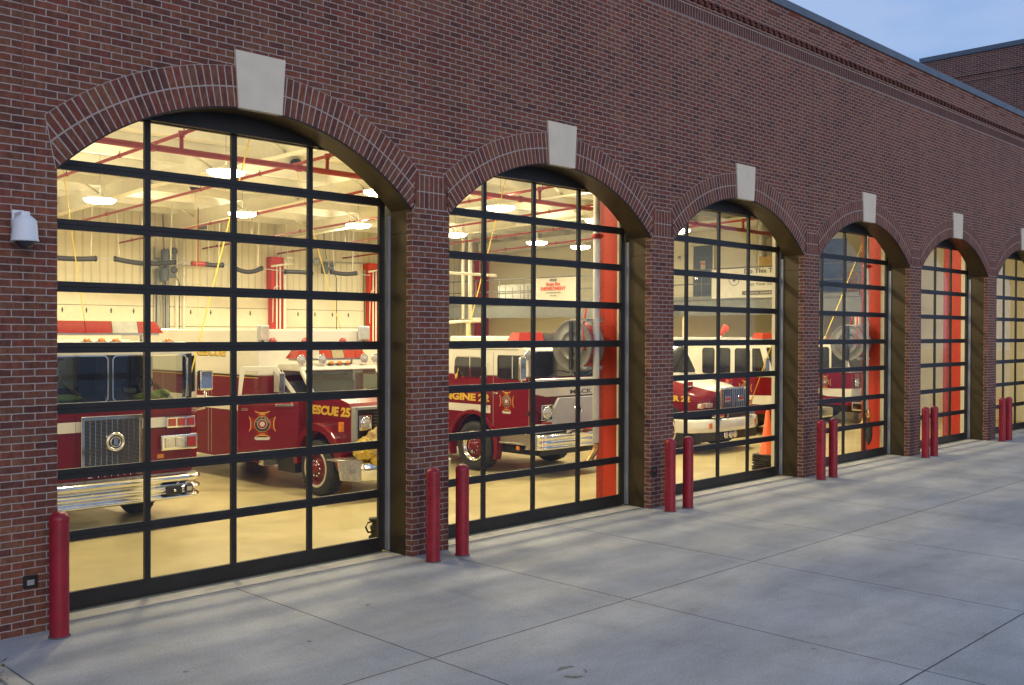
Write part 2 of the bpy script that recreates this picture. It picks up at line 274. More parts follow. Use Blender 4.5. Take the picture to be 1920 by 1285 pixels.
# ---------------------------------------------------------------- mesh helpers
LOC = {}
def thing(name, label, cat, loc=(0, 0, 0), group=None, kind=None):
    o = bpy.data.objects.new(name, None); COL.objects.link(o); o.location = loc; o.empty_display_size = .2
    o['label'] = label; o['category'] = cat
    if group: o['group'] = group
    if kind: o['kind'] = kind
    LOC[o.name] = Vector(loc); return o
def tag(o, label=None, cat=None, group=None, kind=None):
    if label: o['label'] = label
    if cat: o['category'] = cat
    if group: o['group'] = group
    if kind: o['kind'] = kind
    return o
def kids(o): return [c for c in bpy.data.objects if c.parent == o]
def copy_tree(o, dloc=None, parent=None):
    c = o.copy(); COL.objects.link(c)
    if parent is not None: c.parent = parent
    for ch in kids(o): copy_tree(ch, None, c)
    if dloc is not None: c.location = o.location + Vector(dloc)
    return c
class G:
    """collects shapes in world coordinates, then links them as one mesh object"""
    def __init__(s, *mats):
        s.bm = bmesh.new(); s.mats = list(mats); s.mi = 0; s.M = None; s.sm = False
    def m(s, name):
        if name not in s.mats: s.mats.append(name)
        s.mi = s.mats.index(name); return s
    def _v(s, p):
        p = Vector(p); return s.bm.verts.new(s.M @ p if s.M is not None else p)
    def _f(s, vs):
        try: f = s.bm.faces.new(vs)
        except ValueError: return None
        f.material_index = s.mi; f.smooth = s.sm; return f
    def quad(s, *ps): return s._f([s._v(p) for p in ps])
    def grid(s, rows, closed=False):
        V = [[s._v(p) for p in r] for r in rows]
        for a, b in zip(V, V[1:]):
            n = len(a)
            for i in range(n if closed else n-1): s._f([a[i], a[(i+1) % n], b[(i+1) % n], b[i]])
        return V
    def box(s, x0, x1, y0, y1, z0, z1, bev=0, seg=2):
        vs = [s._v(p) for p in ((x0, y0, z0), (x1, y0, z0), (x1, y1, z0), (x0, y1, z0), (x0, y0, z1), (x1, y0, z1), (x1, y1, z1), (x0, y1, z1))]
        fs = [s._f([vs[i] for i in q]) for q in ((0, 3, 2, 1), (4, 5, 6, 7), (0, 1, 5, 4), (1, 2, 6, 5), (2, 3, 7, 6), (3, 0, 4, 7))]
        if bev: s._bev(fs, bev, seg)
        return fs
    def _bev(s, fs, bev, seg=2):
        es = list({e for f in fs if f for e in f.edges})
        r = bmesh.ops.bevel(s.bm, geom=es, offset=bev, segments=seg, affect='EDGES', profile=.5, clamp_overlap=True)
        for f in r['faces']: f.material_index = s.mi
    def prism(s, poly, axis, a, b, bev=0, seg=2):
        """poly: 2D points; axis 'x': (y,z), 'y': (x,z), 'z': (x,y)"""
        def P(p, h): return {'x': (h, p[0], p[1]), 'y': (p[0], h, p[1]), 'z': (p[0], p[1], h)}[axis]
        A = [s._v(P(p, a)) for p in poly]; B = [s._v(P(p, b)) for p in poly]; n = len(poly)
        fs = [s._f(A[::-1]), s._f(B)] + [s._f([A[i], A[(i+1) % n], B[(i+1) % n], B[i]]) for i in range(n)]
        if bev: s._bev(fs, bev, seg)
        return fs
    def frustum(s, c0, c1, r0, r1, seg=20, caps=True, smooth=True):
        c0, c1 = Vector(c0), Vector(c1); d = (c1-c0).normalized(); q = d.to_track_quat('Z', 'Y')
        A, B = [], []
        for i in range(seg):
            t = 2*PI*i/seg; v = q @ Vector((math.cos(t), math.sin(t), 0)); A.append(s._v(c0+v*r0)); B.append(s._v(c1+v*r1))
        sm = s.sm; s.sm = smooth
        for i in range(seg): s._f([A[i], A[(i+1) % seg], B[(i+1) % seg], B[i]])
        s.sm = False
        if caps: s._f(A[::-1]); s._f(B)
        s.sm = sm
    def cyl(s, c0, c1, r, seg=16, caps=True): s.frustum(c0, c1, r, r, seg, caps)
    def lathe(s, c, axis, prof, seg=32, smooth=True):
        """prof: (radius, height along axis)"""
        c = Vector(c); q = Vector(axis).normalized().to_track_quat('Z', 'Y'); sm = s.sm; s.sm = smooth
        rows = []
        for r, h in prof:
            rows.append([c + q @ Vector((r*math.cos(2*PI*i/seg), r*math.sin(2*PI*i/seg), h)) for i in range(seg)])
        s.grid(rows, True); s.sm = sm
    def tube(s, pts, r, seg=8, caps=True):
        pts = [Vector(p) for p in pts]; rows = []; sm = s.sm; s.sm = True; up = Vector((.013, .021, 1)).normalized()
        for i, p in enumerate(pts):
            d = (pts[min(i+1, len(pts)-1)] - pts[max(i-1, 0)]).normalized()
            a = d.cross(up)
            if a.length < .02: a = d.cross(Vector((1, .1, 0)))
            a.normalize(); b = a.cross(d)
            rows.append([p + (a*math.cos(2*PI*k/seg) + b*math.sin(2*PI*k/seg))*r for k in range(seg)])
        V = s.grid(rows, True); s.sm = False
        if caps: s._f(V[0]); s._f(V[-1][::-1])
        s.sm = sm
    def ball(s, c, r, seg=14, rings=9):
        r = (r, r, r) if not hasattr(r, '__len__') else r; rows = []; sm = s.sm; s.sm = True
        for j in range(rings+1):
            t = PI*j/rings; q = max(math.sin(t), .002)
            rows.append([(c[0]+r[0]*q*math.cos(2*PI*i/seg), c[1]+r[1]*q*math.sin(2*PI*i/seg), c[2]+r[2]*math.cos(t)) for i in range(seg)])
        s.grid(rows, True); s.sm = sm
    def text(s, body, x_axis, y_axis, origin, size, depth=.004, align='LEFT', width=None, shear=0, bold=0):
        cu = bpy.data.curves.new('t', 'FONT'); cu.body = body; cu.size = size; cu.extrude = depth/2; cu.align_x = align; cu.resolution_u = 3; cu.shear = shear; cu.offset = bold
        o = bpy.data.objects.new('t', cu); COL.objects.link(o)
        me = bpy.data.meshes.new_from_object(o.evaluated_get(bpy.context.evaluated_depsgraph_get()))
        bpy.data.objects.remove(o); bpy.data.curves.remove(cu)
        X, Y = Vector(x_axis), Vector(y_axis); Z = X.cross(Y); k = 1
        if width and len(me.vertices):
            xs = [v.co.x for v in me.vertices]; k = width/(max(xs)-min(xs))
        vm = [s._v(Vector(origin) + X*(v.co.x*k) + Y*v.co.y + Z*v.co.z) for v in me.vertices]
        for p in me.polygons: s._f([vm[i] for i in p.vertices])
        bpy.data.meshes.remove(me)
    def build(s, name, parent=None, smooth=None, normals=True):
        bm = s.bm
        if normals: bmesh.ops.recalc_face_normals(bm, faces=bm.faces[:])
        off = Vector((0, 0, 0)); p = parent
        while p is not None:
            if p.name in LOC: off = LOC[p.name]
            p = p.parent
        if parent is None and bm.verts:
            lo = Vector([min(v.co[i] for v in bm.verts) for i in range(3)]); hi = Vector([max(v.co[i] for v in bm.verts) for i in range(3)])
            off = Vector(((lo.x+hi.x)/2, (lo.y+hi.y)/2, lo.z))
        bmesh.ops.translate(bm, verts=bm.verts[:], vec=-off)
        me = bpy.data.meshes.new(name); bm.to_mesh(me); bm.free()
        for q in s.mats: me.materials.append(MAT[q])
        if smooth: me.shade_smooth()
        o = bpy.data.objects.new(name, me); COL.objects.link(o)
        if parent is not None: o.parent = parent
        else: o.location = off; LOC[o.name] = off
        return o
def arc(cx, cz, r, a0, a1, n): return [(cx + r*math.cos(math.radians(a0+(a1-a0)*i/n)), cz + r*math.sin(math.radians(a0+(a1-a0)*i/n))) for i in range(n+1)]

# ---------------------------------------------------------------- ground
S = 4.877; NB = 6
XC = [5.745 + S*i for i in range(NB)]                       # bay centres
PIER = [8.1835 + S*(i-1) for i in range(NB+1)]              # pier centres, the first left of bay one
HW = 2.1335; ZS = 4.31; ZC = 5.19; R0 = (HW*HW+(ZC-ZS)**2)/(2*(ZC-ZS)); ZO = ZC-R0
g = G('apron_concrete'); g.quad((-150, -160, 0), (200, -160, 0), (200, .46, 0), (-150, .46, 0)); tag(g.build('apron'), kind='structure')
g = G('bay_floor'); g.quad((2.0, .46, 0), (35.2, .46, 0), (35.2, 27.6, 0), (2.0, 27.6, 0)); tag(g.build('bay_floor'), kind='structure')
g = G('apron_concrete'); g.quad((-150, .46, 0), (2.0, .46, 0), (2.0, 200, 0), (-150, 200, 0)); g.quad((35.2, .46, 0), (200, .46, 0), (200, 200, 0), (35.2, 200, 0)); g.quad((2, 27.6, 0), (35.2, 27.6, 0), (35.2, 200, 0), (2, 200, 0))
tag(g.build('ground'), kind='structure')
g = G('threshold')
for c in XC: g.box(c-HW+.01, c+HW-.01, .18, .455, -.05, .006)
tag(g.build('threshold_strip'), kind='structure')

# ---------------------------------------------------------------- fire station shell
ST = thing('fire_station', 'long red brick fire station with a row of arched glass garage doors', 'fire station', (18, 0, 0))
XL, XR = -9.0, 36.3
g = G('brick')
def zarc(c, x): return ZO + math.sqrt(max(R0*R0-(x-c)**2, 0))
TOP = 8.0
xs0 = XL
for i, c in enumerate(XC):
    g.quad((xs0, 0, -.1), (c-HW, 0, -.1), (c-HW, 0, TOP), (xs0, 0, TOP))
    n = 40
    for k in range(n):
        a, b = c-HW+2*HW*k/n, c-HW+2*HW*(k+1)/n
        g.quad((a, 0, zarc(c, a)), (b, 0, zarc(c, b)), (b, 0, TOP), (a, 0, TOP))
    g.quad((c-HW, 0, -.1), (c-HW, .115, -.1), (c-HW, .115, ZS), (c-HW, 0, ZS)); g.quad((c+HW, 0, -.1), (c+HW, .115, -.1), (c+HW, .115, ZS), (c+HW, 0, ZS))
    xs0 = c+HW
g.quad((xs0, 0, -.1), (XR, 0, -.1), (XR, 0, TOP), (xs0, 0, TOP))
g.build('brick_wall', ST)
def tone(g, name, parent):
    """gives every loose brick of the mesh its own tone"""
    bm = g.bm; lay = bm.verts.layers.float.new('tone'); seen = set()
    for v in bm.verts:
        if v in seen: continue
        st = [v]; isl = []
        seen.add(v)
        while st:
            q = st.pop(); isl.append(q)
            for e in q.link_edges:
                w = e.other_vert(q)
                if w not in seen: seen.add(w); st.append(w)
        t = random.random()
        for q in isl: q[lay] = t
    return g.build(name, parent)
# upper wall above the cornice, standing a little proud
g = G('brick'); g.box(XL, XR, -.05, .3, 8.42, 8.86); g.box(XL, XR, -.022, .3, 8.228, 8.272); g.box(XL, XR, -.062, .3, 8.352, 8.418); g.box(XL, XR, -.015, .3, 8.272, 8.352)
g.build('parapet_wall', ST)
g = G('brick_piece', 'mortar'); g.m('mortar'); g.box(XL, XR, -.009, .02, 8.0, 8.226)
g.m('brick_piece'); x = XL
while x < XR-.08:
    g.box(x+.0065, x+.0712, -.0112, .01, 8.012, 8.206); x += .0777
g.build('soldier_course', ST)
g = G('brick_piece'); x = XL
while x < XR-.12:
    g.box(x, x+.098, -.058, .0, 8.281, 8.346); x += .2032
g.build('dentil_course', ST)
g = G('brick_piece'); x = XL+.4; k = 0
while x < XR-.6:
    z = 8.625 if k % 2 else 8.76
    w = .203*random.choice((1, 2, 2)); g.box(x, x+w-.011, -.0575, -.03, z, z+.058); x += .56+.203*random.randint(0, 2); k += 1
tone(g, 'header_pattern', ST)
g = G('coping_metal'); x = XL
while x < XR:
    x2 = min(x+3.05, XR); g.prism([(-.085, 8.845), (-.085, 8.985), (-.06, 9.01), (.36, 9.03), (.36, 8.845)], 'x', x, x2-.006); x = x2
g.build('roof_coping', ST)
for p in PIER: g = G('sealant'); g.box(p-.006, p+.006, -.0015, .01, 4.80, 8.0); g.build('control_joint', ST)

def vousoir(g, c, r0, r1, a0, a1, y0, y1):
    P = [(c+r*math.cos(a), ZO+r*math.sin(a)) for r, a in ((r0, a0), (r1, a0), (r1, a1), (r0, a1))]
    g.prism(P, 'y', y0, y1)
def clip(g, c):
    for sgn in (-1, 1):
        nrm = Vector((sgn*.40, 0, -.08)).normalized()
        geom = g.bm.verts[:]+g.bm.edges[:]+g.bm.faces[:]
        r = bmesh.ops.bisect_plane(g.bm, geom=geom, plane_co=(c+sgn*(HW+.012), 0, ZS), plane_no=nrm, clear_outer=True)
        es = [e for e in r['geom_cut'] if isinstance(e, bmesh.types.BMEdge)]
        bmesh.ops.holes_fill(g.bm, edges=es, sides=0)
def arch_front(c):
    g = G('mortar'); A0, A1 = 36, 144; n = 60
    inn, outr = arc(c, ZO, R0, A0, A1, n), arc(c, ZO, R0+.425, A0, A1, n)
    rows = [[(p[0], -.0042, p[1]) for p in inn], [(p[0], -.0042, p[1]) for p in outr]]
    g.grid([[(p[0], .02, p[1]) for p in inn]]+rows); clip2 = g
    for sgn in (-1, 1):
        nrm = Vector((sgn*.40, 0, -.08)).normalized()
        bmesh.ops.bisect_plane(g.bm, geom=g.bm.verts[:]+g.bm.edges[:]+g.bm.faces[:], plane_co=(c+sgn*(HW+.022), 0, ZS), plane_no=nrm, clear_outer=True)
    mo = g.build('arch_mortar', ST)
    da = .0775/(R0+.1); k0 = int(math.radians(57)/da)
    for half in (range(-k0, 0), range(0, k0+1)):
      g = G('brick_piece')
      for row, (r0, r1) in enumerate(((R0-.002, R0+.201), (R0+.217, R0+.419))):
        for k in half:
            a = PI/2 + (k+.5)*da
            if abs(a-PI/2)*R0 < .20: continue
            j = random.uniform(-.001, .001)
            vousoir(g, c, r0, r1, a-da*.5+.0024, a+da*.5-.0024, -.0062+j*.5, .012)
      clip(g, c); tone(g, 'brick_arch', ST)
    g = G('limestone')
    g.prism([(c-.268, 5.165), (c+.268, 5.165), (c+.307, 5.775), (c-.307, 5.775)], 'y', -.03, .05, bev=.004, seg=1)
    g.build('keystone', ST)
def soffit(c):
    g = G('bronze', 'black_steel'); n = 44; a = math.degrees(math.asin((ZS-ZO)/R0))
    P = arc(c, ZO, R0-.004, a, 180-a, n); Q = arc(c, ZO, R0-.016, a, 180-a, n); T = arc(c, ZO, R0+.004, a, 180-a, n)
    g.sm = True
    g.grid([[(p[0], .03, p[1]) for p in P], [(p[0], .425, p[1]) for p in P]]); g.sm = False
    g.m('black_steel')
    g.grid([[(p[0], .0, p[1]) for p in T], [(p[0], .002, p[1]) for p in Q], [(p[0], .03, p[1]) for p in Q], [(p[0], .031, p[1]) for p in P]])
    g.build('arch_soffit', ST, normals=False)
def jamb(p, left, right):
    g = G('bronze', 'black_steel')
    x0, x1 = p-.305+.004, p+.305-.004
    g.m('bronze'); g.box(x0, x1, .117, .425, .0, 4.02); g.box(x0, x1, .117, .425, 4.024, ZS+.002)
    g.m('black_steel'); g.box(x0+.012, x1-.012, .4255, .60, 0, ZS+.1)
    g.build('jamb_cladding', ST)
for c in XC: arch_front(c); soffit(c)
for i, p in enumerate(PIER): jamb(p, i > 0, i < NB)
for p in PIER[1:-1]:
    g = G('mortar'); g.prism([(p-.295, 4.322), (p+.295, 4.322), (p+.262, 4.758), (p-.262, 4.758)], 'y', -.0042, .01); g.build('impost_mortar', ST)
    g = G('brick_piece')
    for k in range(7):
        x = p-.2695+.0772*k
        for z in (4.335, 4.547): g.box(x+.0045, x+.0685, -.0062, .008, z, z+.198)
    tone(g, 'impost_block', ST)
# interior face of the front wall (rectangular openings behind the arches) and header over each door
g = G('cream_wall', 'black_steel'); edges = [1.99]
for c in XC: edges += [c-HW-.02, c+HW+.02]
edges.append(35.0)
for a, b in zip(edges[0::2], edges[1::2]): g.box(a, b, .602, .70, 0, 7.92)
for c in XC: g.box(c-HW-.02, c+HW+.02, .602, .70, 5.23, 7.92)
g.build('front_inner_wall', ST)
for c in XC:
    g = G('black_steel'); P = arc(c, ZO, R0+.012, 45.5, 134.5, 24)
    Q = [p for p in P if p[1] > 5.0]; g.prism([(Q[0][0]+.1, 4.985)]+Q+[(Q[-1][0]-.1, 4.985)], 'y', .43, .50); g.build('door_header', ST)
# ---------------------------------------------------------------- interior shell
YB, XE, XW = 26.8, 34.5, 2.3
ZCE = 7.75
g = G('ceiling_white'); g.quad((1.99, .65, ZCE), (35, .65, ZCE), (35, 27, ZCE-.25), (1.99, 27, ZCE-.25)); g.box(1.9, 35.1, .3, 27.1, 7.92, 8.0); g.build('ceiling', ST)
g = G('ribbed_panel'); g.quad((1.99, YB, 0), (35, YB, 0), (35, YB, 7.8), (1.99, YB, 7.8)); g.box(1.9, 35.1, YB+.12, YB+.3, 0, 8.0); g.build('back_wall', ST)
g = G('cream_wall'); g.box(XE, XE+.25, .3, 27.1, 0, 7.9); g.build('end_wall', ST)
g = G('cream_wall'); g.box(XW-.25, XW, .3, 27.1, 0, 7.9); g.build('side_wall', ST)
for i in range(15):                                            # purlins along the building
    y = 2.1 + i*1.72; z = ZCE - .25*(y/27)
    g = G('white_steel'); g.box(XW, XE, y-.03, y+.03, z-.26, z-.002); g.box(XW, XE, y-.03, y+.07, z-.27, z-.261); g.build('purlin', ST)
for X in (12.95, 17.8, 22.65, 27.55, 34.2):                    # rigid frames across the bays
    g = G('white_steel'); bt = [(.72, 6.62), (9.5, 6.98), (17.5, 6.95), (26.75, 6.62)]; hi = [(26.75, 7.24), (.72, 7.48)]
    g.prism(bt+hi, 'x', X-.012, X+.012)
    g.prism([(y, z-.018) for y, z in bt]+[(y, z-.002) for y, z in bt[::-1]], 'x', X-.14, X+.14)
    g.build('roof_girder', ST)
    if X > 30: continue
    for k in range(7):
        y = 2.1 + 1.72*(1+k*2)
        for sg in (-1, 1):
            g = G('white_steel'); g.tube([(X+sg*.05, y+.06, 7.02), (X+sg*.85, y+.06, ZCE-.33)], .04, 4); g.build('flange_brace', ST)
# front columns (painted red) and back columns
for X in (12.84, 22.60, 27.47):
    g = G('column_red', 'painted_brick'); g.box(X, X+.6, .71, 1.03, 0, 7.3, bev=.004, seg=1); g.m('painted_brick'); g.box(X+.02, X+.6, 1.032, 1.20, 0, 7.3); g.build('front_column', ST)
for X in (12.85, 22.45, 27.4):
    g = G('column_red'); g.box(X-.28, X+.28, YB-.42, YB-.01, 0, 5.9); g.build('back_column', ST)
g = G('column_red'); g.box(XE-.55, XE-.02, YB-.5, YB-.02, 0, 6.6); g.build('back_column', ST)

# ---------------------------------------------------------------- taller wing behind the parapet
WG = thing('brick_wing', 'taller brick block rising behind the far right end of the roof', 'building', (40, 3, 0))
g = G('brick'); g.box(36.5, 52, -.0+.4, 5.5, -.1, 12.72); g.build('wing_wall', WG)
g = G('brick'); g.box(36.46, 52, .36, 5.54, 11.75, 11.818); g.box(36.44, 52, .34, 5.56, 11.96, 12.72); g.build('wing_parapet', WG)
g = G('coping_metal'); g.box(36.38, 52, .28, 5.62, 12.70, 12.87, bev=.01, seg=1); g.build('wing_coping', WG)

# ---------------------------------------------------------------- arched glass doors
SEC = [.02, .745, 1.365, 2.015, 2.62, 3.225, 3.84, 4.43, 5.05]
def glass_door(c, label):
    D = thing('glass_garage_door', label, 'garage door', (c, .52, 0), 'glass sectional garage doors along the facade')
    x0, x1 = c-HW-.01, c+HW-.03
    for k in range(8):
        z0, z1 = SEC[k], SEC[k+1]
        g = G('dark_metal'); hb = .052
        bot = .165 if k == 0 else hb; topr = .075 if k == 7 else hb
        g.box(x0, x1, .508, .556, z0, z0+bot, bev=.002, seg=1); g.box(x0, x1, .508, .556, z1-topr, z1-.0006, bev=.002, seg=1)
        zz0, zz1 = z0+bot, z1-topr
        for sx in (-1, 0, 1): g.box(c+sx*1.005-.012-.032, c+sx*1.005-.012+.032, .511, .553, zz0, zz1)
        g.box(x0, x0+.08, .511, .553, zz0, zz1); g.box(x1-.085, x1, .511, .553, zz0, zz1)
        f = g.build('door_section', D)
        g = G('door_glass')
        xs = [x0+.08, c-1.005-.044, c-1.005+.020, c-.044, c+.02, c+1.005-.044, c+1.005+.02, x1-.085]
        for a, b in zip(xs[0::2], xs[1::2]): g.quad((a, .532, zz0), (b, .532, zz0), (b, .532, zz1), (a, .532, zz1))
        g.build('glass', f, normals=False)
    g = G('track_metal')
    g.box(x1+.006, x1+.038, .44, .50, .02, ZS-.06); g.box(x0-.04, x0-.006, .44, .50, .02, ZS-.06); g.build('side_track', D)
    g = G('black_rubber'); g.box(x0+.02, x1-.02, .52, .545, .002, .02); g.build('bottom_seal', D)
ORD = ['first', 'second', 'third', 'fourth', 'fifth', 'sixth']
DL = ['widest-looking arched glass door at left, with a cab-over engine behind it', 'arched glass door in front of the engine with the silver nose', 'arched glass door with an orange traffic cone just inside',
      'arched glass door fourth from left, a hose reel inside beside red column', 'arched glass door fifth from left, red column and bare cream wall inside', 'last arched glass door, cut off by the right edge of the photo']
for c, l in zip(XC, DL): glass_door(c, l)
# ---------------------------------------------------------------- bollards
def bollard(x, y, label):
    t = thing('bollard', label, 'bollard', (x, y, 0), 'red steel bollards in front of the piers')
    g = G('bollard_red'); r = .084
    g.lathe((x, y, 0), (0, 0, 1), [(r, .012), (r, 1.065)], 32); g.build('post', t)
    g = G('bollard_red'); g.lathe((x, y, 0), (0, 0, 1), [(r+.0035, 1.055), (r+.0035, 1.075)]+[((r+.0035)*math.cos(a), 1.078+.068*math.sin(a)) for a in [PI/2*i/8 for i in range(9)]], 32); g.build('domed_cap', t)
    g = G('sealed_joint'); g.lathe((x, y, 0), (0, 0, 1), [(r+.012, .001), (r+.010, .012), (r-.002, .014)], 32); g.build('base_collar', t)
bollard(3.53, -.26, 'lone red bollard nearest the camera, left of the first glass door')
for i, p in enumerate(PIER[1:]):
    where = ['between the first and second glass doors', 'between the second and third glass doors', 'between the third and fourth glass doors', 'between the fourth and fifth glass doors', 'between the fifth and sixth glass doors', 'right of the sixth glass door'][i]
    bollard(p-.265, -.36, 'left red bollard of the pair by the pier '+where)
    bollard(p+.215, -.36, 'right red bollard of the pair by the pier '+where)
# ================================================================ inside the bays
# ---------------------------------------------------------------- ceiling lamps
LX = [6.57, 10.6, 14.63, 18.66, 22.7, 26.75, 29.2]
LY = [3.4, 9.4, 15.7, 22.0]
ROWN = ['row nearest the glass doors', 'second row from the doors', 'third row from the doors', 'row nearest the back wall']
BAYN = ['behind the first glass door', 'above the dark red rescue truck', 'above the silver-nosed engine', 'above the long-nosed tanker truck', 'left of both crew-cab engines', 'above a crew-cab engine', 'beside the mezzanine edge']
lamp_l = bpy.data.lights.new('lamp_glow', 'AREA'); lamp_l.shape = 'DISK'; lamp_l.size = .62; lamp_l.energy = 84; lamp_l.color = (1, .875, .57)
lamp_u = bpy.data.lights.new('lamp_uplight', 'AREA'); lamp_u.shape = 'DISK'; lamp_u.size = .5; lamp_u.energy = 26; lamp_u.color = (1, .875, .57)
def make_lamp():
    z = 6.02
    t = thing('pendant_lamp', 'x', 'ceiling lamp', (0, 0, z), 'pendant lamps under the bay ceiling')
    g = G('white_steel'); g.lathe((0, 0, z), (0, 0, 1), [(.39, .12), (.40, .135), (.34, .16), (.10, .175), (.09, .24), (.02, .245)], 28); g.build('housing', t)
    g = G('lamp_lens'); g.lathe((0, 0, z), (0, 0, 1), [(.385, .119), (.375, .08), (.30, .035), (.15, .012), (.002, .006)], 28); g.build('lens', t)
    g = G('black_trim'); g.cyl((0, 0, z+.24), (0, 0, z+1.45), .004, 5); g.build('hanging_rod', t)
    l = bpy.data.objects.new('lamp_glow', lamp_l); COL.objects.link(l); l.parent = t; l.location = (0, 0, -.012)
    l = bpy.data.objects.new('lamp_uplight', lamp_u); COL.objects.link(l); l.parent = t; l.location = (0, 0, .26); l.rotation_euler = (PI, 0, 0)
    return t
lamp0 = make_lamp(); used = False
for j, y in enumerate(LY):
    for i, x in enumerate(LX):
        if i == 6 and j < 2: continue
        o = lamp0 if not used else copy_tree(lamp0)
        used = True; o.location = (x, y, 6.02); o['label'] = 'pendant lamp %s, %s' % (BAYN[i], ROWN[j])
# ---------------------------------------------------------------- sprinkler pipes
SP = thing('sprinkler_piping', 'red fire sprinkler pipes running below the bay ceiling', 'sprinkler pipes', (18, 8.2, 6.2))
g = G('pipe_red'); g.cyl((2.4, 8.2, 6.2), (33.0, 8.2, 6.2), .062, 14)
for x in (4.5, 8.4, 11.6, 14.9, 18.2, 21.5, 26.0): g.cyl((x-.06, 8.2, 6.2), (x+.06, 8.2, 6.2), .082, 14)
g.build('main_pipe', SP)
for x in (5.7, 9.0, 12.3, 15.6, 18.9, 22.2, 25.45, 28.7):
    zb = lambda y: 6.78-.03*y
    g = G('pipe_red'); g.tube([(x, 1.2, zb(1.2)), (x, 26, zb(26))], .036, 10)
    for k in range(9):
        y = 2.5+k*2.8; g.cyl((x, y, zb(y)+.02), (x, y, zb(y)+.09), .012, 6); g.cyl((x, y-.03, zb(y)), (x, y+.03, zb(y)), .048, 10)
    g.build('branch_pipe', SP)
    g = G('pipe_red'); g.cyl((x, 8.2, 6.2), (x, 8.2, zb(8.2)), .038, 10); g.cyl((x, 8.2, zb(8.2)-.07), (x, 8.2, zb(8.2)+.05), .06, 10); g.build('riser_pipe', SP)
# ---------------------------------------------------------------- back doors
def back_door(c, label):
    t = thing('sectional_door', label, 'garage door', (c, YB-.1, 0), 'closed cream sectional doors in the back wall')
    H = 4.5; n = 6
    for k in range(n):
        g = G('door_cream', 'black_trim'); z0, z1 = H*k/n, H*(k+1)/n
        g.box(c-2.15, c+2.15, YB-.16, YB-.06, z0+.008, z1-.008, bev=.008, seg=1)
        g.m('black_trim')
        if k: g.box(c-2.15, c+2.15, YB-.12, YB-.07, z0-.014, z0+.014)
        for q in (-1.3, -.45, .45, 1.3):
            g.m('black_trim'); g.box(c+q-.018, c+q+.018, YB-.175, YB-.161, z1-.28, z1-.10); g.box(c+q-.05, c+q+.05, YB-.172, YB-.162, z1-.20, z1-.18)
        g.build('door_section', t)
    g = G('mid_grey'); g.box(c-2.32, c-2.2, YB-.2, YB-.05, 0, 5.6); g.box(c+2.2, c+2.32, YB-.2, YB-.05, 0, 5.6); g.build('door_track', t)
for i, c in enumerate(XC[1:6]):
    back_door(c+.0-.35, ['cream sectional back door seen past the cab-over engine at left', 'cream sectional back door behind the white box of the rescue truck', 'cream sectional back door right of the first red back column', 'cream sectional back door behind the mezzanine stairs', 'cream sectional back door in the far corner under the mezzanine'][i])
for X, lab in ((22.45, 'white conduit rack on the left red back column'), (27.4, 'white conduit rack on the right red back column')):
    t = thing('conduit_rack', lab, 'conduit', (X, YB-.5, 0))
    g = G('pipe_white')
    for dx in (-.08, .08): g.cyl((X+dx, YB-.48, .1), (X+dx, YB-.48, 5.5), .036, 8)
    g.build('conduit', t); g = G('pipe_white'); g.cyl((X+.30, YB-.48, .1), (X+.30, YB-.48, 5.8), .062, 10); g.build('drain_pipe', t)
    g = G('pipe_white'); g.tube([(X-.35, YB-.5, 5.5), (X+.36, YB-.5, 5.62), (X+.75, YB-.5, 5.66), (X+.75, YB-.5, 5.9), (X+.4, YB-.5, 5.9)], .045, 8); g.build('cross_pipe', t)
    g = G('pipe_white'); g.tube([(X+.0, YB-.5, 4.7), (X-.18, YB-.5, 4.66), (X-.26, YB-.5, 4.45), (X-.28, YB-.5, 3.2)], .02, 6); g.build('cable', t)
t = thing('conduit_rack', 'white pipe and conduit pair between the back doors, no column behind', 'conduit', (17.6, YB-.2, 0))
g = G('pipe_white')
for x, r in ((18.12, .055), (18.42, .05)): g.cyl((x, YB-.2, .1), (x, YB-.2, 7.2), r, 10)
g.build('drain_pipe', t); g = G('mid_grey')
for x in (17.05, 17.22, 17.62, 17.78): g.cyl((x, YB-.2, .1), (x, YB-.2, 6.0), .025, 8)
g.build('conduit', t)
for X, z, lab in ((17.5, 4.95, 'dark door operator motors on the bare wall strip between back doors'), (24.75, 5.45, 'dark door operator motor over the back door right of the red column')):
    t = thing('door_operator', lab, 'door motor', (X, YB-.4, z))
    g = G('motor_grey')
    for k, dz in enumerate((.0, .72) if X < 20 else (.1,)):
        zz = z+dz; g.lathe((X+.05*k, YB-.45, zz-.26), (0, 0, 1), [(.02, 0), (.15, .02), (.16, .06), (.16, .44), (.13, .5), (.02, .52)], 16)
        g.box(X+.12, X+.46, YB-.55, YB-.35, zz-.1, zz+.04, bev=.01, seg=1)
        g.lathe((X+.42, YB-.45, zz+.2), (0, 1, 0), [(.01, 0), (.14, .01), (.14, .05), (.01, .06)], 14)
    g.build('motor', t)
    g = G('mid_grey'); g.cyl((X-.5, YB-.45, z+.36), (X+2.2, YB-.45, z+.42), .03, 8); g.lathe((X-.42, YB-.5, z+.36), (0, 1, 0), [(.01, 0), (.18, .01), (.18, .06), (.01, .07)], 16); g.build('drive_shaft', t)
    g = G('black_trim'); g.tube([(X+.1, YB-.45, z+.5), (X+.0, YB-.45, z+1.0), (X-.05, YB-.45, 7.2)], .014, 5); g.tube([(X+.5, YB-.45, z-.1), (X+.62, YB-.45, z-.3), (X+.62, YB-.45, 1)], .016, 5); g.build('cable', t)
t = thing('unit_heater', 'small grey motor hung high under the ceiling near the back wall', 'motor', (18.3, 24.9, 6.6))
g = G('motor_grey'); g.lathe((18.3, 24.9, 6.62), (0, 0, 1), [(.02, 0), (.16, .02), (.17, .3), (.1, .34), (.1, .45), (.02, .46)], 14); g.build('motor', t)
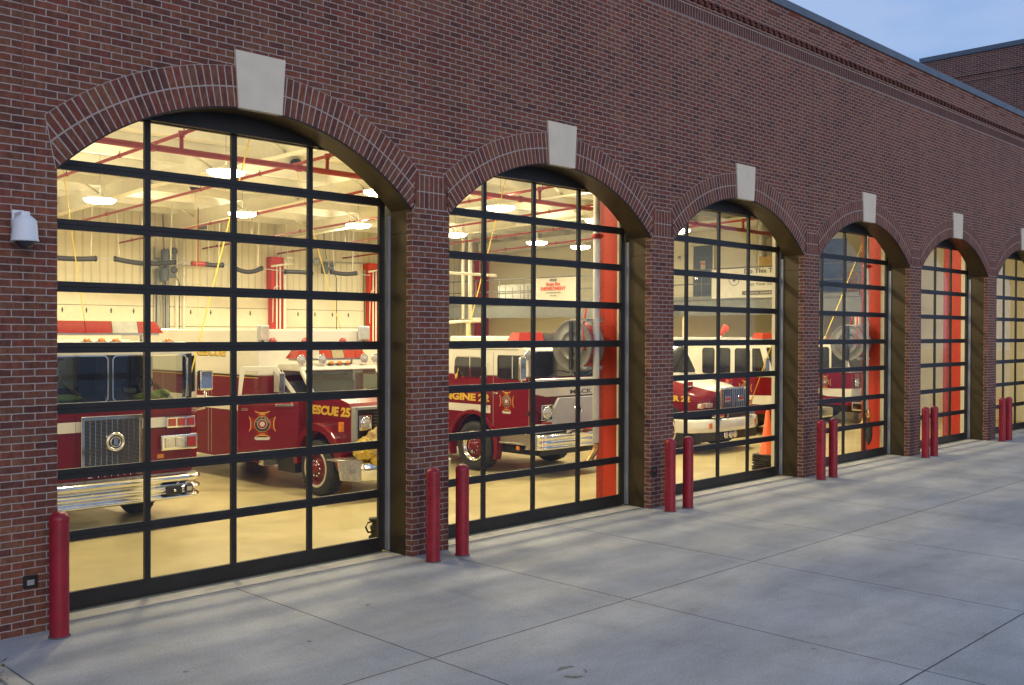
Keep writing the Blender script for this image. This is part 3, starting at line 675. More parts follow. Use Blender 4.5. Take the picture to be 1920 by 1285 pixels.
g = G('white_steel'); g.cyl((18.3, 24.9, 7.06), (18.3, 24.9, 7.3), .02, 6); g.tube([(18.3, 24.9, 7.1), (19.4, 24.9, 7.14)], .03, 6); g.build('bracket', t)
# exhaust hoses slung on a rail
def exhaust(x0, x1, y, z, sag, lab, red=False):
    t = thing('exhaust_hose', lab, 'exhaust hose', ((x0+x1)/2, y, z), 'black exhaust hoses slung along the back of the bays')
    g = G('black_rubber'); n = 16; g.tube([(x0+(x1-x0)*i/n, y, z-sag*4*(i/n)*(1-i/n)) for i in range(n+1)], .085, 12); g.build('hose', t)
    g = G('black_trim')
    for x in (x0, x1): g.lathe((x-.03, y, z), (1, 0, 0), [(.02, 0), (.10, .01), (.10, .06), (.02, .07)], 12)
    g.build('clamp', t)
    g = G('white_steel'); g.cyl((x0+.15, y, z+.08), (x0+.02, y, 7.35), .012, 5); g.cyl((x1-.15, y, z+.08), (x1-.1, y, 7.35), .022, 5); g.build('hanger_rod', t)
    if red: g = G('pipe_red'); g.cyl((x0-.55, y, z+.0), (x0+.02, y, z), .09, 12); g.cyl((x0-.3, y, z), (x0-.3, y, 7.3), .02, 6); g.build('red_coupling', t)
exhaust(12.0, 13.93, 24, 5.24, .05, 'black exhaust hose farthest left, near the brick edge of the first door')
exhaust(14.6, 16.75, 24, 5.27, .10, 'black exhaust hose second from left, left of the first glass door mullion')
exhaust(17.95, 18.62, 24, 5.26, .02, 'short black exhaust hose with a red coupling on its end', True)
exhaust(19.05, 20.25, 24, 5.22, .16, 'sagging black exhaust hose crossed by a yellow cord')
exhaust(21.3, 22.5, 24, 5.14, -.02, 'black exhaust hose right of the left red back column')
exhaust(23.45, 24.65, 24, 5.23, .05, 'black exhaust hose ending before the right red back column')
tg = G('mid_grey'); tg.cyl((11.5, 24, 5.30), (13.0, 24, 5.27), .016, 6); tg.cyl((13.9, 24, 5.25), (14.6, 24, 5.27), .016, 6); tg.cyl((18.6, 24, 5.28), (19.1, 24, 5.24), .02, 6); tg.cyl((20.2, 24, 5.22), (21.3, 24, 5.16), .018, 6); tg.cyl((24.6, 24, 5.2), (25.4, 24, 5.18), .018, 6); tg.cyl((16.7, 24, 5.27), (17.4, 24, 5.3), .018, 6)
tag(tg.build('tie_rod'), 'thin grey tie rods linking the black exhaust hoses', 'rods')
# yellow drop cords
def cord(pts, lab, r=.011):
    P = []
    for a, b in zip(pts, pts[1:]):
        for i in range(12): P.append(Vector(a).lerp(Vector(b), i/12))
    P.append(Vector(pts[-1]))
    n = len(P)-1
    for i, p in enumerate(P): p.z -= .10*4*(i/n)*(1-i/n)*.5
    t = thing('drop_cord', lab, 'power cord', tuple(P[0]), 'yellow drop cords hanging from the ceiling')
    g = G('yellow_cord'); g.tube(P, r, 6); g.build('cord', t)
    g = G('black_rubber'); g.lathe(P[0]+Vector((0, -.07, .1)), (0, 1, 0), [(.02, 0), (.16, .01), (.16, .13), (.02, .14)], 16); g.build('cord_reel', t)
    g = G('gold_letter'); d = (P[-1]-P[-2]).normalized(); g.cyl(P[-1]-d*.02, P[-1]+d*.09, .026, 8); g.build('plug', t)
cord([(9.1, 5.4, 7.2), (7.22, 4.62, 1.72)], 'yellow drop cord slanting to the mirror side of the cab-over engine')
cord([(9.35, 15, 7.2), (9.95, 15, 2.9)], 'yellow drop cord at far left, in front of the farthest left exhaust hose')
cord([(15.3, 14, 7.3), (16.85, 14, 2.7)], 'yellow drop cord left of the right red back column')
cord([(15.45, 20, 7.3), (15.56, 20, 2.6)], 'thin straight yellow drop cord hanging near the bare wall strip', .008)
cord([(16.45, 6.7, 7.2), (13.68, 5.6, 1.93)], 'yellow drop cord running down to the side of the silver-nosed engine')
cord([(22.0, 1.5, 7.0), (23.98, 4.95, 1.06)], 'yellow drop cord running to the door of the nearer crew-cab engine')
cord([(30.6, 4.5, 6.9), (27.2, 4.5, 2.7)], 'yellow drop cord behind the fourth glass door above the hose reel')
# ---------------------------------------------------------------- mezzanine
MZ = thing('mezzanine', 'steel mezzanine with grey edge beam along the far end wall', 'mezzanine', (31, 14, 0))
g = G('grey_steel'); g.box(31.0, 31.06, 5.2, 26.7, 3.46, 4.06); g.box(30.94, 31.0, 5.2, 26.7, 3.46, 3.50); g.box(30.94, 31.0, 5.2, 26.7, 4.03, 4.06); g.box(31.06, 34.48, 5.2, 5.26, 3.46, 4.06); g.build('edge_beam', MZ)
g = G('mid_grey'); g.box(31.07, 34.48, 5.27, 26.7, 3.98, 4.05); g.build('deck', MZ)
g = G('grey_steel')
for y in (9.8, 14.7, 19.6, 24.5): g.box(31.1, 34.4, y-.07, y+.07, 3.55, 3.97)
g.build('joist', MZ)
for y in (5.4, 12.2, 24.2):
    g = G('cream_wall'); g.box(31.1, 31.25, y-.08, y+.08, 0, 3.96); g.build('post', MZ)
g = G('grey_steel'); RT = 5.15
for z in (RT, 4.62): g.cyl((31.03, 5.3, z), (31.03, 26.6, z), .021, 8)
g.cyl((31.03, 5.3, RT), (34.4, 5.3, RT), .021, 8); g.cyl((31.03, 5.3, 4.62), (34.4, 5.3, 4.62), .021, 8)
for y in [5.3+1.52*k for k in range(15)]: g.cyl((31.03, y, 4.05), (31.03, y, RT), .02, 8)
g.box(31.01, 31.05, 5.3, 26.6, 4.06, 4.16); g.build('railing', MZ)
# upper door and its sign
t = thing('steel_door', 'grey steel door with red-lettered sign on the mezzanine level', 'door', (34.45, 13.6, 4.05))
g = G('door_blue_grey'); g.box(34.42, 34.47, 13.14, 14.06, 4.06, 6.38, bev=.004, seg=1); g.build('door_leaf', t)
g = G('cream_wall'); g.box(34.40, 34.5, 14.07, 14.14, 4.05, 6.46); g.box(34.40, 34.5, 13.06, 13.13, 4.05, 6.46); g.box(34.40, 34.5, 13.06, 14.14, 6.39, 6.465); g.build('door_frame', t)
g = G('chrome'); g.cyl((34.40, 13.92, 5.05), (34.34, 13.92, 5.05), .03, 8); g.box(34.33, 34.35, 13.80, 13.94, 5.035, 5.065); g.build('handle', t)
g = G('banner_white', 'letter_red'); g.box(34.405, 34.419, 13.49, 13.71, 5.42, 5.76); g.m('letter_red'); g.text('NO', (0, -1, 0), (0, 0, 1), (34.404, 13.60, 5.60), .13, .002, 'CENTER', bold=.006); g.text('ENTRY', (0, -1, 0), (0, 0, 1), (34.404, 13.60, 5.48), .07, .002, 'CENTER'); g.build('sign', t)
tg = G('letter_red'); tg.box(34.42, 34.49, 12.86, 12.97, 4.72, 5.0, bev=.01, seg=1); tag(tg.build('alarm_box'), 'small red alarm box on cream wall right of the grey upper door', 'alarm box')
tg = G('plastic_white', 'letter_dark'); tg.box(34.46, 34.495, 14.75, 14.9, 5.85, 6.05); tg.m('letter_dark'); tg.box(34.45, 34.459, 14.78, 14.87, 5.93, 6.02); tag(tg.build('wall_speaker'), 'small speaker on cream wall left of the grey upper door', 'speaker')
# banners on the railing
def banner(y0, y1, z0, z1, name, label, fn):
    t = thing('banner', label, 'banner', (30.96, (y0+y1)/2, z0), 'vinyl banners tied to the mezzanine railing')
    g = G('banner_white'); n = 18; g.sm = True; rows = []
    for j in range(7):
        v = j/6; rows.append([(30.965-.012*math.sin(9*u+3*v)*(1-v*.6), y1+(y0-y1)*u, z0+(z1-z0)*v + (.03*math.sin(5*u) if j in (0,) else 0)) for u in [i/n for i in range(n+1)]])
    g.grid(rows); rows2 = [[(p[0]+.006, p[1], p[2]) for p in r] for r in rows]; g.grid(rows2); g.build('cloth', t, normals=False)
    fn(t)
def bn1(t):
    g = G('letter_dark', 'letter_red'); X, Z = (0, -1, 0), (0, 0, 1); c = 18.72
    g.m('letter_dark'); g.text('YOUR', X, Z, (30.945, c, 4.97), .15, .003, 'CENTER', bold=.006)
    g.m('letter_red'); g.text('Bryan Fire', X, Z, (30.945, c, 4.79), .19, .003, 'CENTER', bold=.008); g.text('DEPARTMENT', X, Z, (30.945, c, 4.60), .19, .003, 'CENTER', width=1.42, bold=.008)
    g.m('letter_dark'); g.text('AT WORK FOR YOU', X, Z, (30.945, c, 4.46), .09, .003, 'CENTER'); g.text('SINCE 1893', X, Z, (30.945, c, 4.34), .08, .003, 'CENTER')
    g.build('lettering', t)
def bn2(t):
    g = G('letter_dark', 'letter_red', 'banner_white'); X, Z = (0, -1, 0), (0, 0, 1)
    g.m('letter_dark'); g.text('Do This Today', X, Z, (30.945, 9.55, 4.93), .23, .003, 'LEFT', width=1.66, bold=.005); g.text('Test Smoke Alarms', X, Z, (30.945, 9.5, 4.68), .15, .003, 'LEFT', width=1.5); g.text('Plan Your Escape', X, Z, (30.945, 9.45, 4.50), .15, .003, 'LEFT', width=1.35)
    g.m('letter_dark'); g.prism([(9.62, 4.19), (9.58, 4.17), (9.58, 4.31), (9.62, 4.29)], 'x', 30.943, 30.946); g.box(30.943, 30.947, 7.4, 9.58, 4.17, 4.31)
    g.m('banner_white'); g.text('www.oomsafe.gov', X, Z, (30.940, 9.5, 4.205), .11, .002, 'LEFT', width=1.9)
    g.build('lettering', t)
    g = G('letter_dark'); R = .19
    g.lathe((30.944, 9.95, 4.72), (1, 0, 0), [(R, 0), (R+.02, 0), (R+.02, .003), (R, .003), (R, 0)], 24); g.box(30.943, 30.946, 9.9, 10.0, 4.66, 4.8); g.build('emblem', t)
banner(17.45, 19.72, 4.10, 5.12, 'banner', 'white banner reading YOUR Bryan Fire DEPARTMENT on the mezzanine railing', bn1)
banner(7.2, 10.9, 4.05, 5.12, 'banner', 'cream banner reading Do This Today on the mezzanine railing', bn2)
# white folding chairs leaning in a row on the deck
ch0 = None
for k in range(6):
    y = 22.2-.47*k; lab = 'white plastic folding chair on the mezzanine, %s in the leaning row' % ['leftmost', 'second from left', 'third from left', 'fourth from left', 'fifth from left', 'nearest the banner'][k]
    if ch0 is None:
        t = ch0 = thing('folding_chair', lab, 'chair', (31.45, y, 4.05), 'white folding chairs leaning behind the railing')
        g = G('plastic_white'); T = Matrix.Translation((31.45, y, 4.05)) @ Matrix.Rotation(math.radians(-14), 4, 'X'); g.M = T
        g.prism([(-.2, .55), (.2, .55), (.22, .86), (.14, .93), (-.14, .93), (-.22, .86)], 'y', -.02, .012, bev=.008); g.build('backrest', t)
        g = G('plastic_white'); g.M = T; g.prism([(-.2, .12), (.2, .12), (.21, .5), (-.21, .5)], 'y', -.03, .0, bev=.008); g.build('seat', t)
        for sg in (-1, 1): g = G('grey_steel'); g.M = T; g.cyl((sg*.225, .03, .0), (sg*.225, .0, .86), .014, 8); g.build('leg', t)
    else:
        t = copy_tree(ch0); t.location = (31.45+.02*(k % 2), y, 4.05); t['label'] = lab
    t.rotation_euler = (0, 0, math.radians(-38))
g = G('cardboard'); g.box(32.9, 33.3, 9.35, 10.15, 4.05, 4.75, bev=.006, seg=1); g.box(32.88, 33.32, 9.3, 10.2, 4.76, 5.2, bev=.006, seg=1); g.box(32.92, 33.3, 9.4, 10.12, 5.21, 5.66, bev=.006, seg=1)
tag(g.build('cardboard_stack'), 'stack of brown cardboard cartons behind the Do This Today banner', 'cartons')
g = G('galv_duct'); g.lathe((34.0, 10.65, 5.2), (0, 0, 1), [(.19, 0), (.19, 2.2)], 20); g.box(33.95, 34.48, 10.45, 10.85, 6.5, 6.9); tag(g.build('air_duct'), 'round galvanised duct standing against the far end wall', 'duct')
t = thing('display_panel', 'blue display board standing on the mezzanine behind fourth glass door', 'display board', (33, 7.1, 4.05))
g = G('blue_panel'); g.box(32.98, 33.02, 6.7, 7.9, 4.3, 6.15); g.build('board', t); g = G('grey_steel'); g.box(32.95, 33.05, 6.72, 6.78, 4.05, 4.3); g.box(32.95, 33.05, 7.8, 7.86, 4.05, 4.3); g.build('leg', t)
t = thing('wood_cabinet', 'brown wooden cabinet on the mezzanine beside the blue display board', 'cabinet', (33, 6.2, 4.05))
g = G('wood_brown'); g.box(32.9, 33.4, 5.75, 6.62, 4.06, 4.96, bev=.008, seg=1); g.build('carcass', t)
for y in (5.78, 6.2): g = G('wood_brown'); g.box(32.88, 32.898, y, y+.40, 4.1, 4.92, bev=.005, seg=1); d = g.build('door', t); g = G('brass'); g.cyl((32.88, y+.2, 4.5), (32.85, y+.2, 4.5), .014, 8); g.build('handle', d)
# stairs off the mezzanine
t = thing('steel_stairs', 'steel stairs with pipe handrail descending from the mezzanine', 'stairs', (30.3, 17, 0))
g = G('grey_steel'); g.box(29.95, 30.9, 15.0, 16.8, 2.24, 2.32); g.build('landing', t)
g = G('grey_steel')
for k in range(12): g.box(29.98, 30.88, 16.82+.235*k, 17.1+.235*k, 2.10-.178*k, 2.14-.178*k)
g.build('tread', t)
g = G('grey_steel')
for x in (29.95, 30.9): g.prism([(16.8, 2.3), (19.6, .12), (19.6, 0), (19.4, 0), (16.8, 2.05)], 'x', x-.02, x+.02)
g.build('stringer', t)
g = G('grey_steel')
for x in (29.95, 30.9):
    for dz in (1.06, .62): g.tube([(x, 15.05, 2.32+dz), (x, 16.8, 2.32+dz), (x, 19.6, .1+dz)], .021, 8)
    for y, z in ((15.05, 2.3), (16.0, 2.3), (16.8, 2.3), (18.2, 1.2), (19.6, .1)): g.cyl((x, y, z), (x, y, z+1.06), .02, 8)
g.build('handrail', t)
g = G('grey_steel')
for k in range(9): g.box(30.02, 30.88, 14.72-.25*k, 15.0-.25*k, 2.45+.178*k, 2.49+.178*k)
g.build('upper_flight', t)
t = thing('strip_light', 'white suspended strip fixture seen over the silver-nosed engine', 'strip light', (22.3, 15, 4.75))
g = G('white_steel'); g.box(20.6, 23.9, 14.9, 15.1, 4.72, 4.80, bev=.01, seg=1); g.build('channel', t)
g = G('grey_steel'); g.cyl((21.5, 15, 4.8), (21.5, 15, 7.3), .008, 5); g.cyl((23.2, 15, 4.8), (23.2, 15, 7.3), .008, 5); g.build('hanger_rod', t)
t = thing('exhaust_duct', 'pair of white vertical pipes with a bottom elbow near the mezzanine beam', 'pipes', (27.8, 20.6, 3.2))
g = G('pipe_white'); g.cyl((27.55, 20.6, 3.35), (27.55, 20.6, 7.3), .06, 10); g.cyl((27.95, 20.6, 3.35), (27.95, 20.6, 7.3), .085, 10); g.build('riser', t)
g = G('pipe_white'); g.tube([(26.6, 20.6, 3.2), (27.4, 20.6, 3.25), (28.8, 20.6, 3.28)], .06, 8); g.box(28.0, 28.7, 20.5, 20.7, 3.25, 3.42, bev=.02); g.build('elbow', t)
# ---------------------------------------------------------------- things by the front columns
def reel_set(X, lab1, lab2):
    x = X-.27
    t = thing('hose_reel', lab1, 'hose reel', (x, 1.3, 2.58))
    g = G('reel_grey'); g.lathe((x, 1.3, 2.58), (1, 0, 0), [(.02, -.012), (.12, -.014), (.125, 0), (.22, .0), (.225, -.012), (.25, -.012), (.255, 0), (.40, .0), (.425, -.012), (.43, .0), (.43, .012), (.02, .014)], 48); g.build('side_disc', t)
    d = g = G('reel_grey'); g.lathe((x+.30, 1.3, 2.58), (1, 0, 0), [(.02, 0), (.43, 0), (.43, .012), (.02, .012)], 48); g.build('side_disc', t)
    g = G('letter_red', 'black_rubber'); g.lathe((x+.02, 1.3, 2.58), (1, 0, 0), [(.2, 0), (.36, .01), (.38, .04), (.36, .07), (.385, .10), (.36, .135), (.385, .17), (.36, .20), (.38, .24), (.36, .27), (.2, .275)], 40); g.build('hose_coil', t)
    g = G('black_trim'); g.box(x-.05, x-.022, 1.27, 1.33, 2.18, 2.98); g.cyl((x-.05, 1.3, 2.58), (x+.36, 1.3, 2.58), .035, 10); g.build('axle_bracket', t)
    g = G('letter_red'); g.tube([(x+.15, 1.3, 2.97), (x+.10, 1.22, 3.2), (x+.2, 1.15, 3.3), (x+.02, 1.08, 2.9), (x-.02, 1.02, 2.5)], .022, 8); g.build('hose_tail', t)
    g = G('mid_grey'); 
    for z in (2.22, 3.0): g.box(x-.02, X+.02, .97, 1.06, z-.02, z+.02); g.box(X-.06, X+.0, .88, .96, z-.03, z+.03)
    g.build('wall_bracket', t)
    t = thing('standpipe', lab2, 'pipe', (X-.12, .91, .7))
    g = G('pipe_white'); g.cyl((X-.12, .91, 1.0), (X-.12, .91, 7.0), .054, 16); g.build('riser_pipe', t)
    g = G('brass'); g.tube([(X-.12, .91, 1.02), (X-.12, .91, .93), (X-.15, .91, .85), (X-.28, .91, .72), (X-.31, .91, .69)], .05, 12); g.lathe((X-.31, .91, .69), (-.7, 0, -.6), [(.02, -.03), (.065, -.02), (.065, .03), (.02, .03)], 14); g.build('outlet_elbow', t)
    g = G('column_red'); g.lathe((X-.12, .91, 4.32), (0, 0, 1), [(.065, 0), (.09, .01), (.09, .07), (.065, .08)], 14); g.cyl((X-.12, .86, 4.36), (X-.12, .78, 4.36), .02, 8); g.build('valve', t)
reel_set(12.62, 'grey hose reel on the column behind the second glass door', 'white standpipe with brass elbow beside red column, second glass door')
reel_set(22.37, 'grey hose reel on the column behind the fourth glass door', 'white standpipe with brass elbow beside red column, fourth glass door')
t = thing('hanging_hose', 'dark hose end hanging below a brass nozzle at the fourth glass door', 'hose', (22.2, .8, .2))
g = G('brass'); g.frustum((22.17, .80, .74), (22.17, .80, 1.06), .035, .022, 12); g.lathe((22.17, .8, .84), (0, 0, 1), [(.03, 0), (.055, .01), (.055, .05), (.03, .06)], 12); g.build('nozzle', t)
g = G('black_rubber'); g.lathe((22.17, .80, .22), (0, 0, 1), [(.01, 0), (.06, .10), (.085, .22), (.085, .44), (.06, .52), (.02, .54)], 16); g.build('hose_loop', t)
t = thing('floor_fitting', 'black cast hose fitting with a loop handle on the floor by first door', 'hose fitting', (8.24, 1.2, 0))
g = G('black_steel'); g.lathe((8.24, 1.2, .002), (0, 0, 1), [(.01, 0), (.09, 0), (.095, .03), (.06, .06), (.065, .12), (.075, .14), (.075, .17), (.05, .19), (.05, .24), (.09, .25), (.09, .28), (.01, .29)], 18); g.build('body', t)
g = G('black_steel'); g.tube([(8.19, 1.2, .24), (8.10, 1.18, .24), (8.06, 1.18, .18), (8.10, 1.18, .11), (8.18, 1.2, .10)], .013, 8); g.build('handle', t)
t = thing('bucket', 'white plastic bucket on the bay floor behind the right bollard', 'bucket', (12.2, 4.4, 0))
g = G('plastic_white'); g.lathe((12.2, 4.4, .002), (0, 0, 1), [(.01, 0), (.15, 0), (.185, .42), (.195, .42), (.195, .45), (.18, .45), (.145, .02), (.01, .02)], 24); g.build('pail', t)
g = G('chrome'); g.tube([(12.2+.19*math.cos(a), 4.4-.02, .41-.17*math.sin(a)) for a in [PI*i/12 for i in range(13)]], .006, 6); g.build('handle', t)
# stack of traffic cones
CX, CY = 18.19, 1.1; cone0 = None
for k in range(8):
    lab = 'orange traffic cone standing on top of the stack by the third door' if k == 7 else 'black rubber cone base in the stack by the third door, %s from the floor' % ['lowest', 'second', 'third', 'fourth', 'fifth', 'sixth', 'seventh'][k]
    z = .042*k+.002
    if cone0 is None:
        t = cone0 = thing('traffic_cone', lab, 'traffic cone', (CX, CY, z), 'traffic cones nested in one stack')
        g = G('black_rubber'); g.prism([(CX-.24, CY-.2), (CX-.2, CY-.24), (CX+.2, CY-.24), (CX+.24, CY-.2), (CX+.24, CY+.2), (CX+.2, CY+.24), (CX-.2, CY+.24), (CX-.24, CY+.2)], 'z', z, z+.03, bev=.005, seg=1); g.build('base', t)
        g = G('cone_orange'); g.lathe((CX, CY, z+.03), (0, 0, 1), [(.175, 0), (.17, .012), (.155, .02), (.036, .88), (.03, .885), (.024, .87), (.15, .016)], 28); g.build('cone', t)
    else:
        t = copy_tree(cone0); t.location = (CX+random.uniform(-.02, .02), CY+random.uniform(-.015, .015), z); t['label'] = lab
    t.rotation_euler = (0, 0, random.uniform(-.25, .25) if k < 7 else .1)
# ---------------------------------------------------------------- outside on the facade and apron
t = thing('security_camera', 'white dome security camera housing mounted on the brick at left', 'security camera', (3.26, -.02, 3.5))
cx, cy = 3.265, -.17
g = G('camera_white'); g.lathe((cx, cy, 3.50), (0, 0, 1), [(.100, .085), (.118, .088), (.118, .10), (.113, .105), (.100, .27), (.085, .29), (.04, .325), (.038, .34)], 32); g.build('housing', t)
g = G('smoke_dome'); g.lathe((cx, cy, 3.50), (0, 0, 1), [(.085*math.sin(a), .088-.075*math.cos(a)*1.0) for a in [PI/2*i/10 for i in range(11)]], 28); g.build('dome', t)
g = G('camera_white'); g.box(cx-.04, cx+.04, cy-.03, -.012, 3.80, 3.855, bev=.012); g.box(cx-.055, cx+.055, -.014, .004, 3.72, 3.88, bev=.006, seg=1); g.build('bracket', t)
t = thing('step_light', 'small recessed wall light low in the brick at left', 'wall light', (3.38, 0, .43))
g = G('dark_metal'); g.box(3.305, 3.435, -.014, .01, .425, .545, bev=.006, seg=1); g.build('frame', t)
g = G('mid_grey'); g.box(3.335, 3.40, -.019, -.012, .455, .505, bev=.006); g.build('lens', t)
t = thing('door_sensor', 'small black sensor box on the pier beside the third glass door', 'sensor', (12.75, -.02, .5))
g = G('black_trim'); g.box(12.752-.004, 12.90, -.034, -.004, .52, .66, bev=.006, seg=1); g.build('box', t); g = G('lens_red'); g.lathe((12.82, -.034, .61), (0, -1, 0), [(.018, 0), (.016, .008), (.002, .012)], 12); g.build('lens', t)
g = G('stain'); pts = []
random.seed(3)
for A0, A1, R1, R2 in ((35, 128, .10, .135), (190, 262, .105, .15), (300, 350, .10, .12)):
    rows = [[], []]
    for i in range(19):
        a = math.radians(A0+(A1-A0)*i/18); j = random.uniform(.9, 1.1); q = math.sin(PI*i/18)*.5+.5; m = (R1+R2)/2
        rows[0].append((6.15+(m-(m-R1)*q*j)*math.cos(a), -4.17+(m-(m-R1)*q*j)*math.sin(a), .0035)); rows[1].append((6.15+(m+(R2-m)*q*j)*math.cos(a), -4.17+(m+(R2-m)*q*j)*math.sin(a), .0035))
    g.grid(rows)
tag(g.build('oil_stain'), kind='structure')
for x, y, s, lab in ((6.15, -1.4, .03, 'dead brown leaf on the apron before the first door'), (5.05, -2.0, .02, 'tiny brown leaf near the camera on the apron')):
    g = G('leaf_brown'); g.M = Matrix.Translation((x, y, .008)) @ Matrix.Rotation(x*3, 4, 'Z'); g.grid([[(-s, 0, 0), (0, s*.4, .004), (s, 0, 0)], [(-s*.9, -.004, .004), (0, -.002, .0), (s*.9, -.004, .006)], [(-s, 0, 0), (0, -s*.4, .006), (s, 0, 0)]]); tag(g.build('leaf', normals=False), lab, 'leaf')
g = G('threshold'); g.M = Matrix.Translation((2.86, -.95, 0)) @ Matrix.Rotation(math.radians(-2), 4, 'Z'); g.box(-.10, .02, -1.2, .93, .0, .02, bev=.008, seg=1); tag(g.build('kerb'), kind='structure')

t = thing('small_plant', 'dark leafy plant tip at the bottom left corner of the apron', 'plant', (2.72, -1.16, 0))
random.seed(5)
g = G('leaf_brown'); 
for k in range(14):
    a = random.uniform(0, 2*PI); M = Matrix.Translation((2.72+random.uniform(-.05, .05), -1.16+random.uniform(-.05, .05), .02+.012*k)) @ Matrix.Rotation(a, 4, 'Z') @ Matrix.Rotation(random.uniform(-.9, .2), 4, 'Y'); g.M = M
    g.grid([[(0, 0, 0), (.03, .014, .004), (.065, 0, 0)], [(0, 0, 0), (.03, -.014, .004), (.065, 0, 0)]])
g.M = None; g.build('leaves', t, normals=False)
g = G('leaf_brown'); g.cyl((2.72, -1.16, 0), (2.72, -1.16, .17), .004, 6); g.build('stem', t)
# ================================================================ vehicles (all face the glass doors, -Y)
def FM(o, X, Y):
    X, Y = Vector(X), Vector(Y); Z = X.cross(Y)
    return Matrix(((X.x, Y.x, Z.x, o[0]), (X.y, Y.y, Z.y, o[1]), (X.z, Y.z, Z.z, o[2]), (0, 0, 0, 1)))
SIDE = ((0, -1, 0), (0, 0, 1)); FRONT = ((1, 0, 0), (0, 0, 1))
def disc(g, c, r, z0, z1, n=28): g.lathe((c[0], c[1], z0), (0, 0, 1), [(.001, 0), (r, 0), (r, z1-z0), (.001, z1-z0)], n, smooth=False)
def emblem(parent, M, d):
    g = G('gold_letter', 'paint_bright_red', 'banner_white', 'black_letter'); g.M = M
    def arms(k, z0, z1):
        for q in range(4):
            a = q*PI/2; ca, sa = math.cos(a), math.sin(a)
            P = [(.07, .10), (.28*k, .50*k), (.12*k, .44*k), (-.12*k, .44*k), (-.28*k, .50*k), (-.07, .10)]
            P = [(p[0]*d, p[1]*d) for p in P]
            g.prism([(x*ca-y*sa, x*sa+y*ca) for x, y in P][::-1], 'z', z0, z1)
    g.m('gold_letter'); arms(1.0, .0, .003)
    g.m('paint_bright_red'); arms(.93, .003, .005)
    g.m('gold_letter'); disc(g, (0, 0), .30*d, .004, .0065); g.m('black_letter'); disc(g, (0, 0), .285*d, .0065, .008)
    g.m('banner_white'); disc(g, (0, 0), .185*d, .008, .0095); g.m('paint_bright_red'); disc(g, (0, 0), .165*d, .0095, .011)
    g.m('banner_white'); disc(g, (0, 0), .095*d, .011, .0125)
    for i, ch in enumerate('CITY OF BRYAN'):
        a = math.radians(160-140*i/12); g.m('banner_white'); R = .215*d
        X = Vector((math.sin(a), -math.cos(a), 0)); Y = Vector((math.cos(a), math.sin(a), 0))
        if ch != ' ': g.text(ch, X, Y, Vector((R*math.cos(a), R*math.sin(a), .0095))-X*.02*d, .075*d, .001)
    g.m('gold_letter'); g.text('FIRE', (1, 0, 0), (0, 1, 0), (0, .335*d, .006), .12*d, .001, 'CENTER', bold=.002*d)
    g.text('DEPT', (1, 0, 0), (0, 1, 0), (0, -.42*d, .006), .09*d, .001, 'CENTER')
    g.m('banner_white'); g.prism([(-.24*d, -.60*d), (.24*d, -.60*d), (.30*d, -.52*d), (.26*d, -.50*d), (-.26*d, -.50*d), (-.30*d, -.52*d)], 'z', .001, .006)
    return g.build('emblem', parent)
def wheel(T, x, y, r, w, face=-1, rim='chrome', centre='paint_red', ring=None):
    """x = outer face; face -1 looks to -X"""
    ax = (face, 0, 0); g = G('tyre')
    g.lathe((x, y, r), ax, [(r*.60, -w), (r*.62, -w-.0), (r*.90, -w), (r*.985, -w*.88), (r, -w*.75), (r, -w*.25), (r*.985, -w*.10), (r*.90, .0), (r*.72, .008), (r*.60, -.01)], 44)
    for k in range(40):
        a = 2*PI*k/40
        for q in (-.22, .22):
            c = Vector((x-face*w*(.5+q), y+math.cos(a)*(r-.002), r+math.sin(a)*(r-.002))); t = Vector((0, -math.sin(a), math.cos(a))); n = Vector((0, math.cos(a), math.sin(a)))
            if c.z < .06: continue
            p = [c+Vector((face*.05, 0, 0))+t*.012, c+Vector((face*.05, 0, 0))-t*.012, c-Vector((face*.05, 0, 0))-t*.02, c-Vector((face*.05, 0, 0))+t*.004]
            A = [g._v(v) for v in p]; B = [g._v(v+n*.012) for v in p]; g._f(B)
            for i in range(4): g._f([A[i], A[(i+1) % 4], B[(i+1) % 4], B[i]])
    tw = g.build('wheel', T)
    g = G(rim, centre, 'black_trim')
    g.lathe((x, y, r), ax, [(r*.62, -.012), (r*.60, .012), (r*.565, .012), (r*.54, -.02), (r*.50, -.06), (r*.20, -.05)], 40)
    g.m(centre); g.lathe((x, y, r), ax, [(r*.52, -.055), (r*.36, -.045), (r*.33, -.02), (r*.20, -.015), (r*.19, .05), (r*.10, .07), (.002, .072)], 36)
    g.m('chrome')
    for k in range(10):
        a = 2*PI*k/10; c = Vector((x+face*-.02, y+math.cos(a)*r*.27, r+math.sin(a)*r*.27)); g.cyl(c, c+Vector((face*.035, 0, 0)), .016, 8)
    g.m('black_trim')
    for k in range(5):
        a = 2*PI*(k+.5)/5; c = Vector((x-face*.046, y+math.cos(a)*r*.44, r+math.sin(a)*r*.44)); g.cyl(c-Vector((face*.01, 0, 0)), c+Vector((face*.006, 0, 0)), .032, 10)
    g.build('rim', tw)
    if ring:
        g = G(ring); g.lathe((x, y, r), ax, [(r*.60, .008), (r*.66, .014), (r*.70, .010), (r*.66, .006), (r*.60, .004)], 40); g.build('trim_ring', tw)
    return tw
def rrect(x0, x1, z0, z1, r, n=4):
    P = []
    for cx, cz, a0 in ((x1-r, z1-r, 0), (x0+r, z1-r, 90), (x0+r, z0+r, 180), (x1-r, z0+r, 270)):
        P += arc(cx, cz, r, a0, a0+90, n)
    return P
